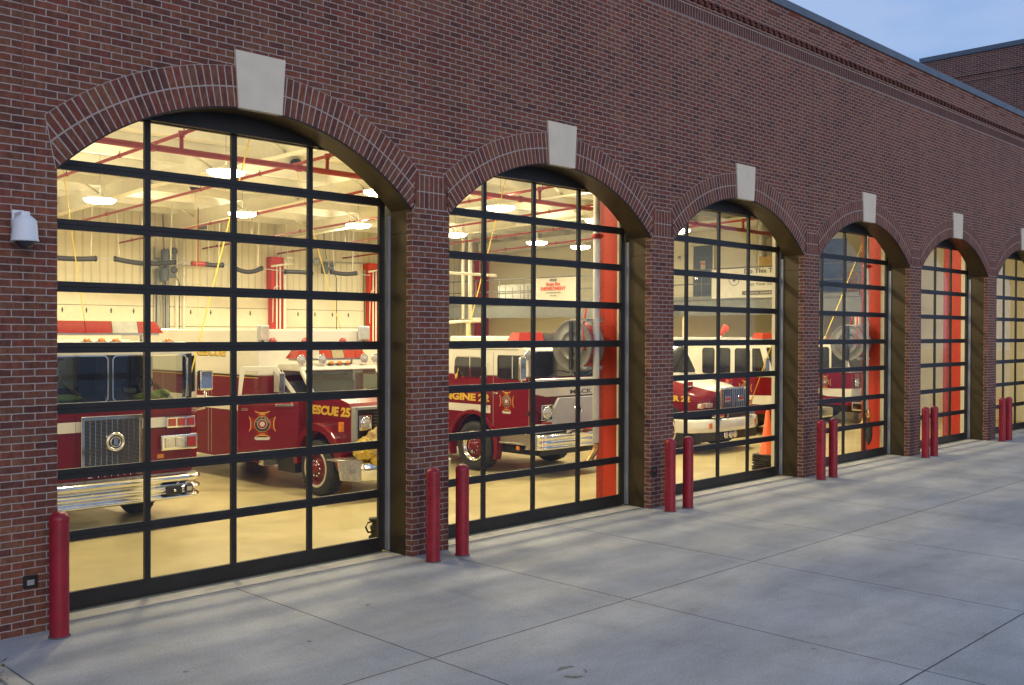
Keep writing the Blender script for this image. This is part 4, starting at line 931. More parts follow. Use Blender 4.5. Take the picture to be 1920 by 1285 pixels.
def window(T, M, x0, x1, z0, z1, r=.05, name='window', glass='dark_glass', frame='black_trim', fw=.022, poly=None):
    """flush window in a plane given by M: rubber frame with the pane as its sub-part"""
    P = poly or rrect(x0, x1, z0, z1, r); cx = sum(p[0] for p in P)/len(P); cz = sum(p[1] for p in P)/len(P)
    g = G(frame); g.M = M
    O = [(p[0]+(p[0]-cx)/max(.001, math.hypot(p[0]-cx, p[1]-cz))*fw, p[1]+(p[1]-cz)/max(.001, math.hypot(p[0]-cx, p[1]-cz))*fw) for p in P]
    loop = lambda Q, h: [(p[0], p[1], h) for p in Q]
    g.grid([loop(O, -.004), loop(O, .008), loop(P, .011), loop(P, -.004)], True); f = g.build(name, T)
    g = G(glass); g.M = M; g.quad(*loop(P, .004)); g.build('pane', f); return f
def headlamp(T, c, r, bez, sq=True):
    x, y, z = c; g = G('chrome')
    if sq: g.box(x-bez, x+bez, y-.03, y+.02, z-bez, z+bez, bev=.012)
    g.lathe((x, y-.03, z), (0, -1, 0), [(r+.02, 0), (r+.018, .02), (r, .022), (r-.004, .01)], 24)
    h = g.build('headlight', T); g = G('lens_clear'); g.lathe((x, y-.035, z), (0, -1, 0), [(r, .005), (r*.7, .022), (r*.3, .032), (.002, .034)], 24); g.build('lens', h); return h
def lightbar(T, x0, x1, y0, y1, z0, z1, name='light_bar', segs=('lens_red', 'lens_red', 'chrome', 'lens_red', 'lens_red')):
    g = G('silver_paint'); g.box(x0+.05, x1-.05, y0+.03, y1-.03, z0, z0+.035); g.cyl((x0+.25, (y0+y1)/2, z0-.1), (x0+.25, (y0+y1)/2, z0+.01), .02, 8); g.cyl((x1-.25, (y0+y1)/2, z0-.1), (x1-.25, (y0+y1)/2, z0+.01), .02, 8); b = g.build(name, T)
    n = len(segs); w = (x1-x0)/n; zm = z0+.035
    for k, s in enumerate(segs):
        g = G(s); a, c = x0+w*k+.004, x0+w*(k+1)-.004; ia = .09 if k == 0 else 0; ic = .09 if k == n-1 else 0
        A = [(a+ia*.0, y0, zm), (c-ic*.0, y0, zm), (c, y1, zm), (a, y1, zm)]; B = [(a+ia, y0+.05, z1), (c-ic, y0+.05, z1), (c-ic, y1-.05, z1), (a+ia, y1-.05, z1)]
        g._f([g._v(p) for p in A][::-1]); va = [g._v(p) for p in A]; vb = [g._v(p) for p in B]; g._f(vb)
        for i in range(4): g._f([va[i], va[(i+1) % 4], vb[(i+1) % 4], vb[i]])
        g.build('lens', b)
    return b
def marker(T, x, y, z, m='lens_amber'):
    g = G(m, 'black_trim'); g.m('black_trim'); g.box(x-.07, x+.07, y-.03, y+.05, z-.012, z+.004, bev=.003, seg=1); g.m(m); g.ball((x, y, z+.012), (.055, .035, .038), 12, 8); g.build('marker_light', T)
# ---------------------------------------------------------------- first bay: cab-over fire engine seen head on
E1 = thing('fire_engine', 'red and white cab-over fire engine seen head on behind the first door', 'fire engine', (5.77, 8, 0))
X0, X1, YF = 4.51, 7.03, 4.0; xc = 5.77
g = G('paint_red', 'paint_white', 'interior_dark'); g.m('paint_red')
g.prism([(X0, .62), (X0, 1.42), (X1, 1.42), (X1, .62)], 'y', YF, 5.9)
g.box(X0, X1, YF+.0005, 5.9, 1.567, 1.79)
g.m('paint_white'); g.box(X0-.002, X1+.002, YF-.003, 5.9, 1.422, 1.565)
g.m('paint_white'); g.box(X0, X1, YF+.02, 5.9, 2.47, 2.64, bev=.06, seg=3)                     # roof
g.m('black_trim'); g.box(X0, X0+.08, YF, YF+.14, 1.792, 2.47); g.box(X1-.075, X1, YF, YF+.14, 1.792, 2.47)
g.m('black_trim'); g.box(xc+.035, xc+.085, YF, YF+.05, 1.792, 2.46); g.m('paint_white'); g.box(X0, X1, YF, YF+.05, 2.46, 2.56); g.box(X0, X1, YF-.001, YF+.05, 1.789, 1.81)
g.box(X1-.08, X1, 5.25, 5.9, 1.792, 2.5); g.box(X0, X0+.08, 5.25, 5.9, 1.792, 2.5)
g.m('interior_dark'); g.box(X0+.09, X0+.9, 5.80, 5.88, 1.8, 2.46); g.box(X1-.9, X1-.09, 5.8, 5.88, 1.8, 2.46); g.box(X0+.1, X1-.1, YF+.14, 5.8, 1.791, 1.80); g.box(X0+.1, X1-.1, YF+.2, 5.8, 2.44, 2.469)
cab = g.build('cab', E1)
for a, b in ((X0+.08, xc+.035), (xc+.085, X1-.075)):
    g = G('cab_glass'); g.quad((a, YF+.02, 1.81), (b, YF+.02, 1.81), (b, YF+.02, 2.46), (a, YF+.02, 2.46)); wp = g.build('windshield', E1)
    g = G('chrome'); O = rrect(a, b, 1.81, 2.46, .07, 5); I = rrect(a+.018, b-.018, 1.828, 2.442, .06, 5)
    g.grid([[(p[0], YF-.004, p[1]) for p in O], [(p[0], YF-.012, p[1]) for p in O], [(p[0], YF-.012, p[1]) for p in I], [(p[0], YF+.01, p[1]) for p in I]], True); g.build('trim', wp)
    g = G('black_trim'); m = (a+b)/2; g.tube([(m+.28, YF-.02, 1.82), (m-.02, YF-.03, 2.10), (m-.12, YF-.025, 2.30)], .008, 5); g.tube([(m+.33, YF-.02, 1.82), (m+.06, YF-.03, 2.06)], .006, 5); g.build('wiper', wp)
for x in (4.95, 6.55):
    g = G('seat_grey'); g.box(x-.26, x+.26, 5.0, 5.55, 1.75, 1.92, bev=.05); g.box(x-.25, x+.25, 5.5, 5.7, 1.85, 2.42, bev=.06); g.build('seat', E1)
g = G('black_trim'); M = Matrix.Translation((6.5, 4.62, 2.0)) @ Matrix.Rotation(math.radians(-35), 4, 'X'); g.M = M
g.tube([(.22*math.cos(2*PI*i/24), .22*math.sin(2*PI*i/24), 0) for i in range(25)], .016, 6); g.tube([(-.2, 0, 0), (.2, 0, 0)], .014, 6); g.tube([(0, 0, 0), (0, 0, -.25)], .03, 8); g.build('steering_wheel', E1)
g = G('lime_vest'); g.ball((5.35, 4.42, 1.86), (.26, .14, .06)); g.ball((6.5, 4.3, 1.85), (.2, .12, .06)); g.ball((6.72, 4.32, 1.88), (.13, .1, .07)); g.build('dash_vest', E1)
g = G('plastic_white'); g.box(5.28, 5.36, 4.5, 4.58, 2.15, 2.44, bev=.01); g.box(5.22, 5.42, 4.48, 4.6, 2.26, 2.40, bev=.02); g.tube([(5.30, 4.5, 2.16), (5.26, 4.45, 1.98), (5.34, 4.42, 1.82)], .012, 6); g.build('radio_bracket', E1)
# grille with chrome frame and round badge
g = G('chrome'); a, b, z0, z1 = 5.42, 6.27, .90, 1.63
for q in ((a, b, z1-.05, z1), (a, b, z0, z0+.04), (a, a+.045, z0+.04, z1-.05), (b-.045, b, z0+.04, z1-.05)): g.box(q[0], q[1], YF-.05, YF-.004, q[2], q[3], bev=.004, seg=1)
gr = g.build('grille', E1)
g = G('black_trim', 'grille_mesh'); g.box(a+.045, b-.045, YF-.012, YF-.005, z0+.04, z1-.05); g.m('grille_mesh')
for k in range(34): z = z0+.055+.0185*k; g.box(a+.045, b-.045, YF-.026, YF-.013, z, z+.007)
g.m('chrome')
for k in range(1, 10): x = a+.045+(b-a-.09)*k/10; g.box(x-.004, x+.004, YF-.031, YF-.027, z0+.04, z1-.05)
g.build('mesh', gr)
g = G('chrome', 'black_trim'); c = (5.88, YF-.03, 1.27); g.lathe(c, (0, -1, 0), [(.13, 0), (.135, .03), (.12, .05), (.10, .045), (.09, .03)], 32); g.m('black_trim'); g.lathe(c, (0, -1, 0), [(.092, .03), (.08, .035), (.002, .036)], 28)
g.m('chrome'); g.lathe(c, (0, -1, 0), [(.075, .036), (.07, .042), (.062, .036)], 24); g.box(5.85, 5.91, YF-.074, YF-.066, 1.225, 1.315); g.build('badge', gr)
for sg in (-1, 1):
    f = lambda x: xc+sg*(x-xc)
    xa, xb = sorted((f(6.53), f(7.09)))
    g = G('chrome'); g.box(xa, xb, YF-.07, YF-.004, 1.085, 1.31, bev=.02); hb = g.build('headlight', E1)
    for x in (6.655, 6.815): g = G('lens_clear'); g.box(f(x)-.07, f(x)+.07, YF-.085, YF-.071, 1.125, 1.27, bev=.012); g.build('lens', hb)
    g = G('lens_red'); g.box(f(6.99)-.065, f(6.99)+.065, YF-.083, YF-.071, 1.125, 1.27, bev=.012); g.build('turn_lens', hb)
    xa, xb = sorted((f(6.62), f(7.06))); g = G('chrome'); g.box(xa, xb, YF-.06, YF-.004, 1.405, 1.565, bev=.012); ub = g.build('warning_light', E1)
    for x in (6.70, 6.84, 6.98): g = G('lens_red'); g.box(f(x)-.055, f(x)+.055, YF-.073, YF-.061, 1.43, 1.54, bev=.01); g.build('lens', ub)
# chrome bumper with three ribs and tread plate deck
g = G('chrome', 'tread_plate', 'black_trim'); prof = [(-.02, .40), (-.065, .415), (-.09, .44), (-.065, .465), (-.03, .48), (-.035, .50), (-.085, .53), (-.10, .555), (-.085, .585), (-.03, .605), (-.035, .63), (-.08, .65), (-.10, .70), (-.08, .74), (-.02, .755)]
YB1 = 3.86
path = [(X0-.02, .55), (X0-.02, .12), (X0+.05, .03), (X0+.2, 0), (X1-.2, 0), (X1-.05, .03), (X1+.02, .12), (X1+.02, .55)]
rows = []
for i, (x, dy) in enumerate(path):
    nx = -1 if i < 2 else (1 if i > 5 else (-.6 if i == 2 else (.6 if i == 5 else 0))); ny = 0 if i in (0, 7) else (-.7 if i in (1, 6) else (-.85 if i in (2, 5) else -1))
    if i in (1, 6): nx *= .7
    rows.append([(x - nx*d*1.0, YB1+dy - ny*d, z) for d, z in prof])
rows = [[(xc+(p[0]-xc), p[1], p[2]) for p in r] for r in rows]
g.sm = True; g.grid(rows); g.sm = False
g.m('tread_plate'); g.box(X0, X1, YB1+.0, YF+.02, .745, .765)
for k in range(64): x = X0+.05+k*.0385; g.box(x, x+.02, YB1+.01, YB1+.05, .766, .775)
g.m('black_trim'); g.box(X0+.05, X1-.05, YB1+.08, YF+.3, .42, .74)
bp = g.build('bumper', E1)
g = G('black_trim', 'chrome'); g.box(6.52, 6.76, YB1-.118, YB1-.075, .47, .61, bev=.02); g.m('chrome'); g.ball((6.64, YB1-.125, .54), .022); g.build('siren_plate', bp)
g = G('black_trim', 'lens_clear'); g.box(6.80, 6.93, YB1-.115, YB1-.08, .49, .60, bev=.015); g.m('lens_clear'); g.box(6.825, 6.905, YB1-.124, YB1-.116, .515, .575, bev=.006); g.build('fog_light', bp)
g = G('chrome'); g.cyl((5.54, YF-.04, .83), (6.22, YF-.04, .83), .010, 8)
for k in range(8): g.cyl((5.56+k*.09, YF-.04, .80), (5.56+k*.09, YF-.04, .86), .007, 6)
for x in (5.53, 6.23): g.box(x-.03, x+.03, YF-.06, YF-.003, .80, .865, bev=.006)
g.build('grab_rail', E1)
lightbar(E1, 4.85, 6.72, 4.25, 4.62, 2.73, 2.93, segs=('lens_red', 'lens_red', 'lens_red', 'lens_clear', 'lens_red'))
for x in (4.8, 5.57, 5.77, 5.97, 6.74): marker(E1, x, 4.14, 2.645)
g = G('chrome'); g.tube([(7.05, YF+.15, 1.62), (7.24, YF+.02, 1.66), (7.26, YF+.02, 1.92)], .018, 8); mr = g.build('mirror', E1); g = G('chrome'); g.box(7.15, 7.37, YF-.02, YF+.07, 1.92, 2.23, bev=.03); g.build('head', mr)
# cab door standing ajar
g = G('paint_white', 'paint_red', 'black_trim'); M = Matrix.Translation((7.035, 4.3, 0)) @ Matrix.Rotation(math.radians(-38), 4, 'Z'); g.M = M
g.m('paint_white'); g.box(0, .045, 0, .9, 1.70, 1.86); g.box(0, .045, 0, .09, 1.861, 2.5); g.box(0, .045, .80, .9, 1.861, 2.5); g.box(0, .045, .091, .799, 2.42, 2.5); g.m('paint_red'); g.box(0, .045, 0, .9, .7, 1.698); g.m('black_trim'); g.box(.002, .043, .70, .798, 1.862, 2.418); dr = g.build('door', E1)
g = G('cab_glass'); g.M = M; g.quad((.022, .09, 1.86), (.022, .70, 1.86), (.022, .70, 2.42), (.022, .09, 2.42)); g.build('pane', dr)
g = G('paint_red', 'paint_white', 'black_trim', 'mid_grey'); g.m('paint_red'); g.box(X0, X1, 5.96, 12.3, .62, 1.9, bev=.02); g.m('paint_white'); g.box(X0+.02, X1-.02, 5.97, 12.2, 1.91, 2.66, bev=.03); g.m('black_trim'); g.box(X0+.3, X1-.3, YF+.3, 12, .45, .61); g.m('mid_grey'); g.tube([(X0+.3, 6.2, 2.72), (X0+.3, 12, 2.72)], .03, 6); g.build('body', E1)
for y in (5.35, 10.2):
    wheel(E1, X1-.08, y, .5, .30, 1); wheel(E1, X0+.08, y, .5, .30, -1)
g = G('black_trim')
for z in (1.40, 1.60): g.box(X0, X1, YF-.0045, YF+.002, z-.002, z+.002)
for x in (5.36, 6.33): g.box(x-.002, x+.002, YF-.0045, YF+.002, .64, 1.78)
g.build('panel_seam', E1)
g = G('chrome')
for x in (4.62, 6.94): g.tube([(x, YF, 1.84), (x, YF-.05, 1.86), (x, YF-.05, 2.40), (x, YF, 2.42)], .012, 6)
g.build('grab_handle', E1)
g = G('lens_amber', 'lens_red'); g.box(6.50, 6.60, YF-.012, YF-.004, .98, 1.04, bev=.004, seg=1); g.box(4.95, 5.05, YF-.012, YF-.004, .98, 1.04, bev=.004, seg=1); g.build('marker_light', E1)
# ---------------------------------------------------------------- second bay: medium rescue truck, door standing open
R2 = thing('rescue_truck', 'dark red rescue truck with tall white box and its cab door open', 'rescue truck', (10.62, 7.5, 0))
xa, xb = 9.72, 11.56
def fender_arc(y, z, r, n=12, a0=180, a1=0): return [(y+r*math.cos(math.radians(a0+(a1-a0)*i/n)), z+r*math.sin(math.radians(a0+(a1-a0)*i/n))) for i in range(n+1)]
g = G('paint_red')
# hood and fenders: side profile with the wheel arch cut out
hood = [(3.93, .78), (4.08, .80)] + fender_arc(4.71, .55, .60, 14) + [(5.34, .72), (5.34, 1.72), (5.05, 1.74), (4.4, 1.70), (3.98, 1.60), (3.90, 1.50)]
g.sm = False
g.prism(hood, 'x', xa+.10, xb-.10, bev=.03, seg=3); g.build('hood', R2)
for a, b in ((xa-.06, xa+.16), (xb-.16, xb+.06)):
    g = G('paint_red'); outer = fender_arc(4.71, .55, .70, 16, 186, -6); inner = fender_arc(4.71, .55, .59, 16, -6, 186); g.prism(outer+inner, 'x', a, b, bev=.03, seg=3)
    g.build('fender', R2)
g = G('paint_red', 'paint_white', 'interior_dark'); ya = 5.34
g.m('paint_red'); g.box(xa+.02, xb, ya+.1, 6.2, .72, .80); g.box(xb-.06, xb, ya, 6.2, .80, 1.70); g.box(xa+.02, xb, 6.12, 6.2, .80, 1.70)
g.box(xa+.02, xa+.12, ya-.06, ya+.08, .72, 1.70)
g.m('interior_dark'); g.box(xa+.12, xb-.06, ya-.10, ya-.002, .8, 1.72); g.box(xa+.1, xb-.08, 6.08, 6.115, .8, 1.7)
g.m('paint_white')
g.prism([(5.36, 2.13), (5.50, 2.20), (6.1, 2.22), (6.22, 2.16), (6.22, 2.09), (5.38, 2.09)], 'x', xa+.10, xb-.08, bev=.025, seg=3)
for a, b in ((xa+.09, xa+.15), (xb-.14, xb-.08)): g.prism([(5.02, 1.70), (5.09, 1.70), (5.46, 2.12), (5.38, 2.12)], 'x', a, b)
for a, b in ((xa+.06, xa+.12), (xb-.12, xb-.06)): g.prism([(6.10, 1.70), (6.22, 1.70), (6.22, 2.12), (6.10, 2.12)], 'x', a, b)
g.build('cab', R2)
g = G('cab_glass'); g.quad((xa+.13, 5.05, 1.73), (xb-.12, 5.05, 1.73), (xb-.14, 5.40, 2.11), (xa+.15, 5.40, 2.11)); w = g.build('windshield', R2)
g = G('chrome'); rr = [(xa+.13, 5.045, 1.73), (xb-.12, 5.045, 1.73), (xb-.14, 5.395, 2.11), (xa+.15, 5.395, 2.11), (xa+.13, 5.045, 1.73)]; g.tube(rr, .014, 6); g.build('trim', w)
g = G('black_trim'); g.tube([(10.1, 4.99, 1.75), (10.55, 5.06, 1.80)], .007, 5); g.tube([(10.9, 4.99, 1.75), (11.3, 5.06, 1.80)], .007, 5); g.build('wiper', w)
g = G('seat_grey'); g.box(xa+.2, xb-.2, 5.6, 6.05, 1.1, 1.3, bev=.05); g.box(xa+.2, xb-.2, 5.9, 6.06, 1.25, 1.9, bev=.05); g.build('seat', R2)
g = G('cab_glass'); g.quad((xb-.07, 5.35, 1.72), (xb-.07, 6.1, 1.72), (xb-.07, 6.1, 2.08), (xb-.07, 5.48, 2.08)); g.build('window', R2)
# open door
HG = Matrix.Translation((xa-.01, 5.30, 0)) @ Matrix.Rotation(math.radians(50), 4, 'Z'); DW = 1.04
g = G('paint_red', 'paint_white'); g.M = HG
g.m('paint_red'); g.prism([(0, .74), (DW, .74), (DW, 1.52), (0, 1.52)], 'x', -.035, .03, bev=.012); g.m('paint_bright_red'); g.prism([(.0, 1.521), (DW, 1.521), (DW, 1.68), (.0, 1.70)], 'x', -.045, .03, bev=.018)
g.m('paint_white'); fr = [(.02, 1.69), (.10, 1.69), (.42, 2.12), (DW-.11, 2.12), (DW-.06, 1.69), (DW+.0, 1.69), (DW-.03, 2.13), (DW-.09, 2.19), (.38, 2.19)]
g.prism(fr, 'x', -.02, .015, bev=.008, seg=1); dr = g.build('door', R2)
g = G('door_glass'); g.M = HG; g.quad((-.002, .10, 1.69), (-.002, DW-.06, 1.69), (-.002, DW-.11, 2.12), (-.002, .42, 2.12)); g.build('pane', dr)
g = G('chrome'); g.M = HG; g.box(-.15, -.13, .22, .32, 1.70, 2.08, bev=.01); g.tube([(-.03, .27, 1.62), (-.14, .27, 1.70)], .012, 6); g.tube([(-.03, .27, 2.13), (-.14, .27, 2.08)], .012, 6); g.box(-.07, -.045, .08, .40, 1.50, 1.53, bev=.005); g.tube([(-.05, .10, 1.53), (-.06, .22, 1.74)], .008, 5); g.tube([(-.05, .38, 1.53), (-.06, .26, 1.74)], .008, 5); g.box(-.055, -.035, .86, .98, 1.43, 1.47, bev=.006); g.build('mirror', dr)
emblem(dr, HG @ FM((-.04, .62, 1.19), *SIDE), .46)
g = G('gold_letter', 'black_letter'); g.m('gold_letter'); g.text('RESCUE 25', (0, -1, 0), (0, .0, 1), (xa+.094, 5.22, 1.385), .20, .003, width=1.28, shear=.12, bold=.010); g.build('lettering', R2)
# front: grille, headlights, bumper
g = G('black_trim', 'mid_grey'); g.box(xa+.16, xb-.16, 3.85, 3.92, 1.02, 1.50); g.m('mid_grey')
for q in ((xa+.12, xb-.12, 1.50, 1.55), (xa+.12, xb-.12, .98, 1.02), (xa+.10, xa+.16, .98, 1.55), (xb-.16, xb-.10, .98, 1.55)): g.box(q[0], q[1], 3.82, 3.93, q[2], q[3], bev=.008, seg=1)
g.m('grille_mesh')
for k in range(8): g.box(xa+.5, xb-.5, 3.835, 3.85, 1.06+.054*k, 1.08+.054*k)
g.build('grille', R2)
for x in (xa+.32, xb-.32): headlamp(R2, (x, 3.85, 1.28), .085, .13)
for x in (xa-.03, xb+.03): g = G('lens_amber'); g.box(x-.035, x+.035, 3.98, 4.06, 1.14, 1.30, bev=.012); g.build('marker_light', R2)
g = G('chrome'); rows = []
for x, dy in ((xa+.08, .10), (xa+.16, .03), (xa+.35, 0), (xb-.35, 0), (xb-.16, .03), (xb+.02, .14)):
    rows.append([(x, 3.56+dy+d, z) for d, z in ((.10, .335), (.02, .345), (-.0, .37), (-.005, .55), (0, .62), (.03, .655), (.12, .66))])
g.sm = True; g.grid(rows); g.build('bumper', R2)
g = G('tread_plate'); g.prism([(9.42, .40), (9.86, .33), (9.86, .68), (9.36, .74)], 'y', 3.64, 3.68, bev=.006, seg=1); g.box(9.38, 9.86, 3.66, 4.0, .70, .72); g.m('mid_grey'); g.box(9.60, 9.70, 3.625, 3.64, .49, .58, bev=.006); g.build('bumper_end', R2)
tv = []
random.seed(11)
def canvas(c, r, name, matn, parent=None, seg=40, rg=22, amp=.22):
    from mathutils import noise as NZ
    g = G(matn); rows = []; off = Vector((random.uniform(0, 9), random.uniform(0, 9), random.uniform(0, 9)))
    for j in range(rg+1):
        t = PI*j/rg; row = []
        for i in range(seg):
            a = 2*PI*i/seg; n = Vector((math.sin(t)*math.cos(a), math.sin(t)*math.sin(a), math.cos(t)))
            k = .92 + amp*(.5-2*abs(NZ.noise(n*1.7+off))) + amp*.5*(.4-2*abs(NZ.noise(n*3.9+off*2)))
            row.append((c[0]+r[0]*k*n.x, c[1]+r[1]*k*n.y, max(c[2]+r[2]*k*n.z, c[2]-r[2]*.96)))
        rows.append(row)
    g.grid(rows, True); return g
t = thing('canvas_cover', 'crumpled yellow canvas cover lying on the rescue truck front bumper', 'canvas cover', (10.1, 3.7, .66))
canvas((10.22, 3.66, .93), (.36, .17, .29), 'c', 'tan_canvas').build('cover', t); canvas((9.93, 3.68, .86), (.24, .14, .21), 'c', 'yellow_canvas').build('fold', t)
canvas((10.1, 3.58, .68), (.14, .08, .10), 'c', 'yellow_canvas').build('flap', t)
lightbar(R2, 9.80, 11.38, 5.55, 5.88, 2.28, 2.46, segs=('lens_red', 'lens_clear', 'lens_red', 'chrome', 'lens_red', 'lens_red'))
for x in (xa+.12, 10.28, xb-.36, xb-.1):
    g = G('chrome', 'lens_clear'); z = 2.30; y = 5.42
    g.cyl((x, y+.02, 2.2), (x, y+.02, z), .012, 6); g.lathe((x, y, z), (0, -1, 0), [(.01, -.09), (.05, -.07), (.085, -.01), (.09, .0), (.085, .012), (.075, .004)], 20); g.m('lens_clear'); g.lathe((x, y, z), (0, -1, 0), [(.075, .005), (.002, .02)], 16); g.build('spotlight', R2)
for x in (10.5, 10.68, 10.86): marker(R2, x, 5.46, 2.215)
# rescue box
bx0, bx1, by0, by1 = 9.46, 11.80, 6.24, 11.9
g = G('box_red', 'paint_white', 'gold_letter', 'black_trim'); g.m('box_red'); g.box(bx0, bx1, by0, by1, .44, 1.985, bev=.01, seg=1)
g.m('paint_white'); g.box(bx0-.002, bx1+.002, by0-.002, by1, 1.987, 2.84, bev=.035, seg=3); g.box(bx0-.004, bx1+.004, by0-.004, by1-.1, 1.34, 1.56)
g.m('black_trim'); g.box(bx0-.005, bx0+.01, by0, by1, 1.982, 1.998); g.m('gold_letter'); g.box(bx0-.005, bx0+.01, by0, by1, 1.955, 1.967)
for y in (7.9, 8.02, 9.9): g.m('mid_grey'); g.box(bx0-.003, bx0+.01, y-.006, y+.006, .5, 1.95)
g.build('box_body', R2)
g = G('gold_letter', 'black_letter'); g.m('gold_letter'); g.text('FIRE RESCUE', (0, -1, 0), (0, 0, 1), (bx0-.006, 9.25, 2.345), .21, .003, width=1.88, bold=.010); g.m('black_letter'); g.text('FIRE RESCUE', (0, -1, 0), (0, 0, 1), (bx0-.0035, 9.262, 2.336), .21, .002, width=1.88, bold=.012); g.build('lettering', R2)
for x, rz in ((bx0+.05, .35), (bx1-.08, -.1)):
    M = Matrix.Translation((x, by0-.12, 2.76)) @ Matrix.Rotation(rz, 4, 'Z'); g = G('silver_paint', 'black_trim'); g.M = M; g.box(-.12, .12, -.03, .05, -.13, .15, bev=.02); g.prism([(-.08, .05), (.08, .05), (.04, .12), (-.04, .12)], 'z', -.08, .1); g.m('black_trim'); g.cyl((0, .02, -.2), (0, .02, -.12), .02, 8); f = g.build('floodlight', R2)
    g = G('lens_clear'); g.M = M; g.box(-.10, .10, -.04, -.031, -.11, .13, bev=.004, seg=1); g.build('lens', f)
g = G('tread_plate', 'black_trim'); g.box(bx0+.02, bx0+.35, by0-.16, by0-.003, .40, .95, bev=.006, seg=1); g.m('black_trim'); g.box(xa+.25, xb-.25, 4.2, 11.5, .42, .70); g.box(bx0+.3, bx0+.5, 5.5, 6.05, .3, .68); g.build('chassis', R2)
for x in (bx0+.3, bx0+1.0, bx1-.5): 
    g = G('lens_red', 'black_trim'); g.lathe((x, by0-.003, 2.60), (0, -1, 0), [(.085, 0), (.085, .02), (.05, .045), (.002, .05)], 18); g.build('marker_light', R2)
for y, x in ((4.71, 9.66), (9.9, 9.52)): wheel(R2, x, y, .475, .27, -1, 'paint_red', 'paint_red', 'banner_white'); wheel(R2, 21.24-x, y, .475, .27, 1, 'paint_red', 'paint_red', 'banner_white')
# ---------------------------------------------------------------- third bay: cab-forward engine with a silver nose
E3 = thing('fire_engine', 'red and white fire engine with a flat silver nose, second glass door', 'fire engine', (14.97, 8, 0))
X0, X1, YF = 13.75, 16.2, 3.55; SM = lambda y, z: FM((X0-.001, y, z), *SIDE)
g = G('paint_red', 'paint_white', 'silver_paint')
arch = fender_arc(5.17, .52, .66, 16, 0, 180)
low = [(YF+.02, .86), (4.50, .86), (4.50, .52)] + arch[::-1] + [(5.85, .52), (6.3, .52), (6.3, 1.93), (YF+.02, 1.93)]
low = [(YF+.02, .88), (4.44, .88)] + [p for p in arch[::-1] if p[1] > .56] + [(5.9, .56), (6.3, .56), (6.3, 1.93), (YF+.02, 1.93)]
g.m('paint_red'); g.prism(low, 'x', X0, X1, bev=.008, seg=1)
g.m('paint_white'); g.prism([(YF+.02, 1.932), (6.3, 1.932), (6.3, 2.46), (6.2, 2.53), (YF+.30, 2.53), (YF+.10, 2.47)], 'x', X0+.003, X1-.003, bev=.03, seg=3)
g.box(X0-.004, X0+.01, 4.68, 6.3, 1.19, 1.345)
g.build('cab', E3)
g = G('paint_red'); o = fender_arc(5.17, .52, .72, 18, 200, -20); i = fender_arc(5.17, .52, .655, 18, -20, 200); g.prism([p for p in o+i], 'x', X0-.05, X0+.12, bev=.015); g.build('fender', E3)
g = G('silver_paint', 'paint_white', 'paint_red')
g.m('silver_paint'); g.prism([(X0+.12, .86), (X1-.12, .86), (X1-.12, 1.1), (X1-.38, 1.52), (X0+.72, 1.52), (X0+.42, 1.12)], 'y', YF-.06, YF+.019, bev=.01, seg=2)
g.m('paint_white'); g.box(X0+.05, X1-.05, YF-.012, YF+.019, 1.55, 1.90, bev=.01, seg=1)
g.m('paint_red'); g.prism([(X0+.02, 1.34), (X0+.34, 1.18), (X0+.50, 1.36), (X0+.36, 1.56), (X0+.02, 1.62)], 'y', YF-.03, YF+.018, bev=.01, seg=1); g.build('front_panel', E3)
g = G('letter_dark'); g.text('MACK', (1, 0, 0), (0, 0, 1), (14.83, YF-.018, 1.585), .115, .006, width=.66, bold=.002); g.build('lettering', E3)
g = G('chrome', 'black_trim'); g.lathe((15.02, YF-.06, 1.27), (0, -1, 0), [(.11, 0), (.11, .02), (.09, .025), (.085, .012)], 28); g.m('black_trim'); g.lathe((15.02, YF-.06, 1.27), (0, -1, 0), [(.086, .012), (.002, .014)], 20); g.m('chrome'); g.box(14.99, 15.05, YF-.088, YF-.07, 1.22, 1.32, bev=.01); g.build('badge', E3)
headlamp(E3, (14.13, YF-.03, 1.25), .10, .15); headlamp(E3, (15.85, YF-.03, 1.25), .10, .15)
for x in (14.13, 15.85): g = G('lens_red'); g.box(x-.12, x+.12, YF-.075, YF-.0, .98, 1.07, bev=.012); g.build('turn_light', E3)
window(E3, FM((0, YF+.02, 0), *FRONT), 13.88, 14.94, 1.94, 2.42, .06, 'windshield'); window(E3, FM((0, YF+.02, 0), *FRONT), 15.0, 16.07, 1.94, 2.42, .06, 'windshield')
g = G('black_trim'); g.tube([(14.2, YF-.02, 1.93), (14.55, YF-.03, 2.06), (14.9, YF-.03, 1.99)], .009, 5); g.tube([(15.3, YF-.02, 1.93), (15.6, YF-.03, 2.06)], .009, 5); g.build('wiper', E3)
S3 = FM((X0-.002, 0, 0), (0, -1, 0), (0, 0, 1))
def swin(T, M, y0, y1, z0, z1, **k): return window(T, M, -y1, -y0, z0, z1, **k)
w = swin(E3, S3, 3.86, 4.46, 1.90, 2.33, r=.06, glass='cab_glass'); g = G('silver_paint'); g.box(X0-.010, X0-.004, 4.05, 4.075, 1.9, 2.33); g.build('divider', w)
w = swin(E3, S3, 4.93, 5.72, 1.90, 2.29, r=.07, frame='chrome', fw=.03); g = G('chrome'); g.box(X0-.012, X0-.004, 5.26, 5.285, 1.9, 2.29); g.build('divider', w)
g = G('interior_dark'); g.box(X0-.004+.003, X0+.0, 3.84, 4.48, 1.88, 2.35); g.build('cab_interior', E3)
emblem(E3, FM((X0-.003, 4.22, 1.45), *SIDE), .40)
g = G('gold_letter'); g.text('ENGINE 22', (0, -1, 0), (0, 0, 1), (X0-.004, 6.22, 1.42), .19, .003, width=1.50, bold=.009); g.build('lettering', E3)
g = G('mid_grey')
for y in (4.60, 3.62): g.box(X0-.003, X0+.01, y-.005, y+.005, .9, 2.4)
g.build('door_seam', E3)
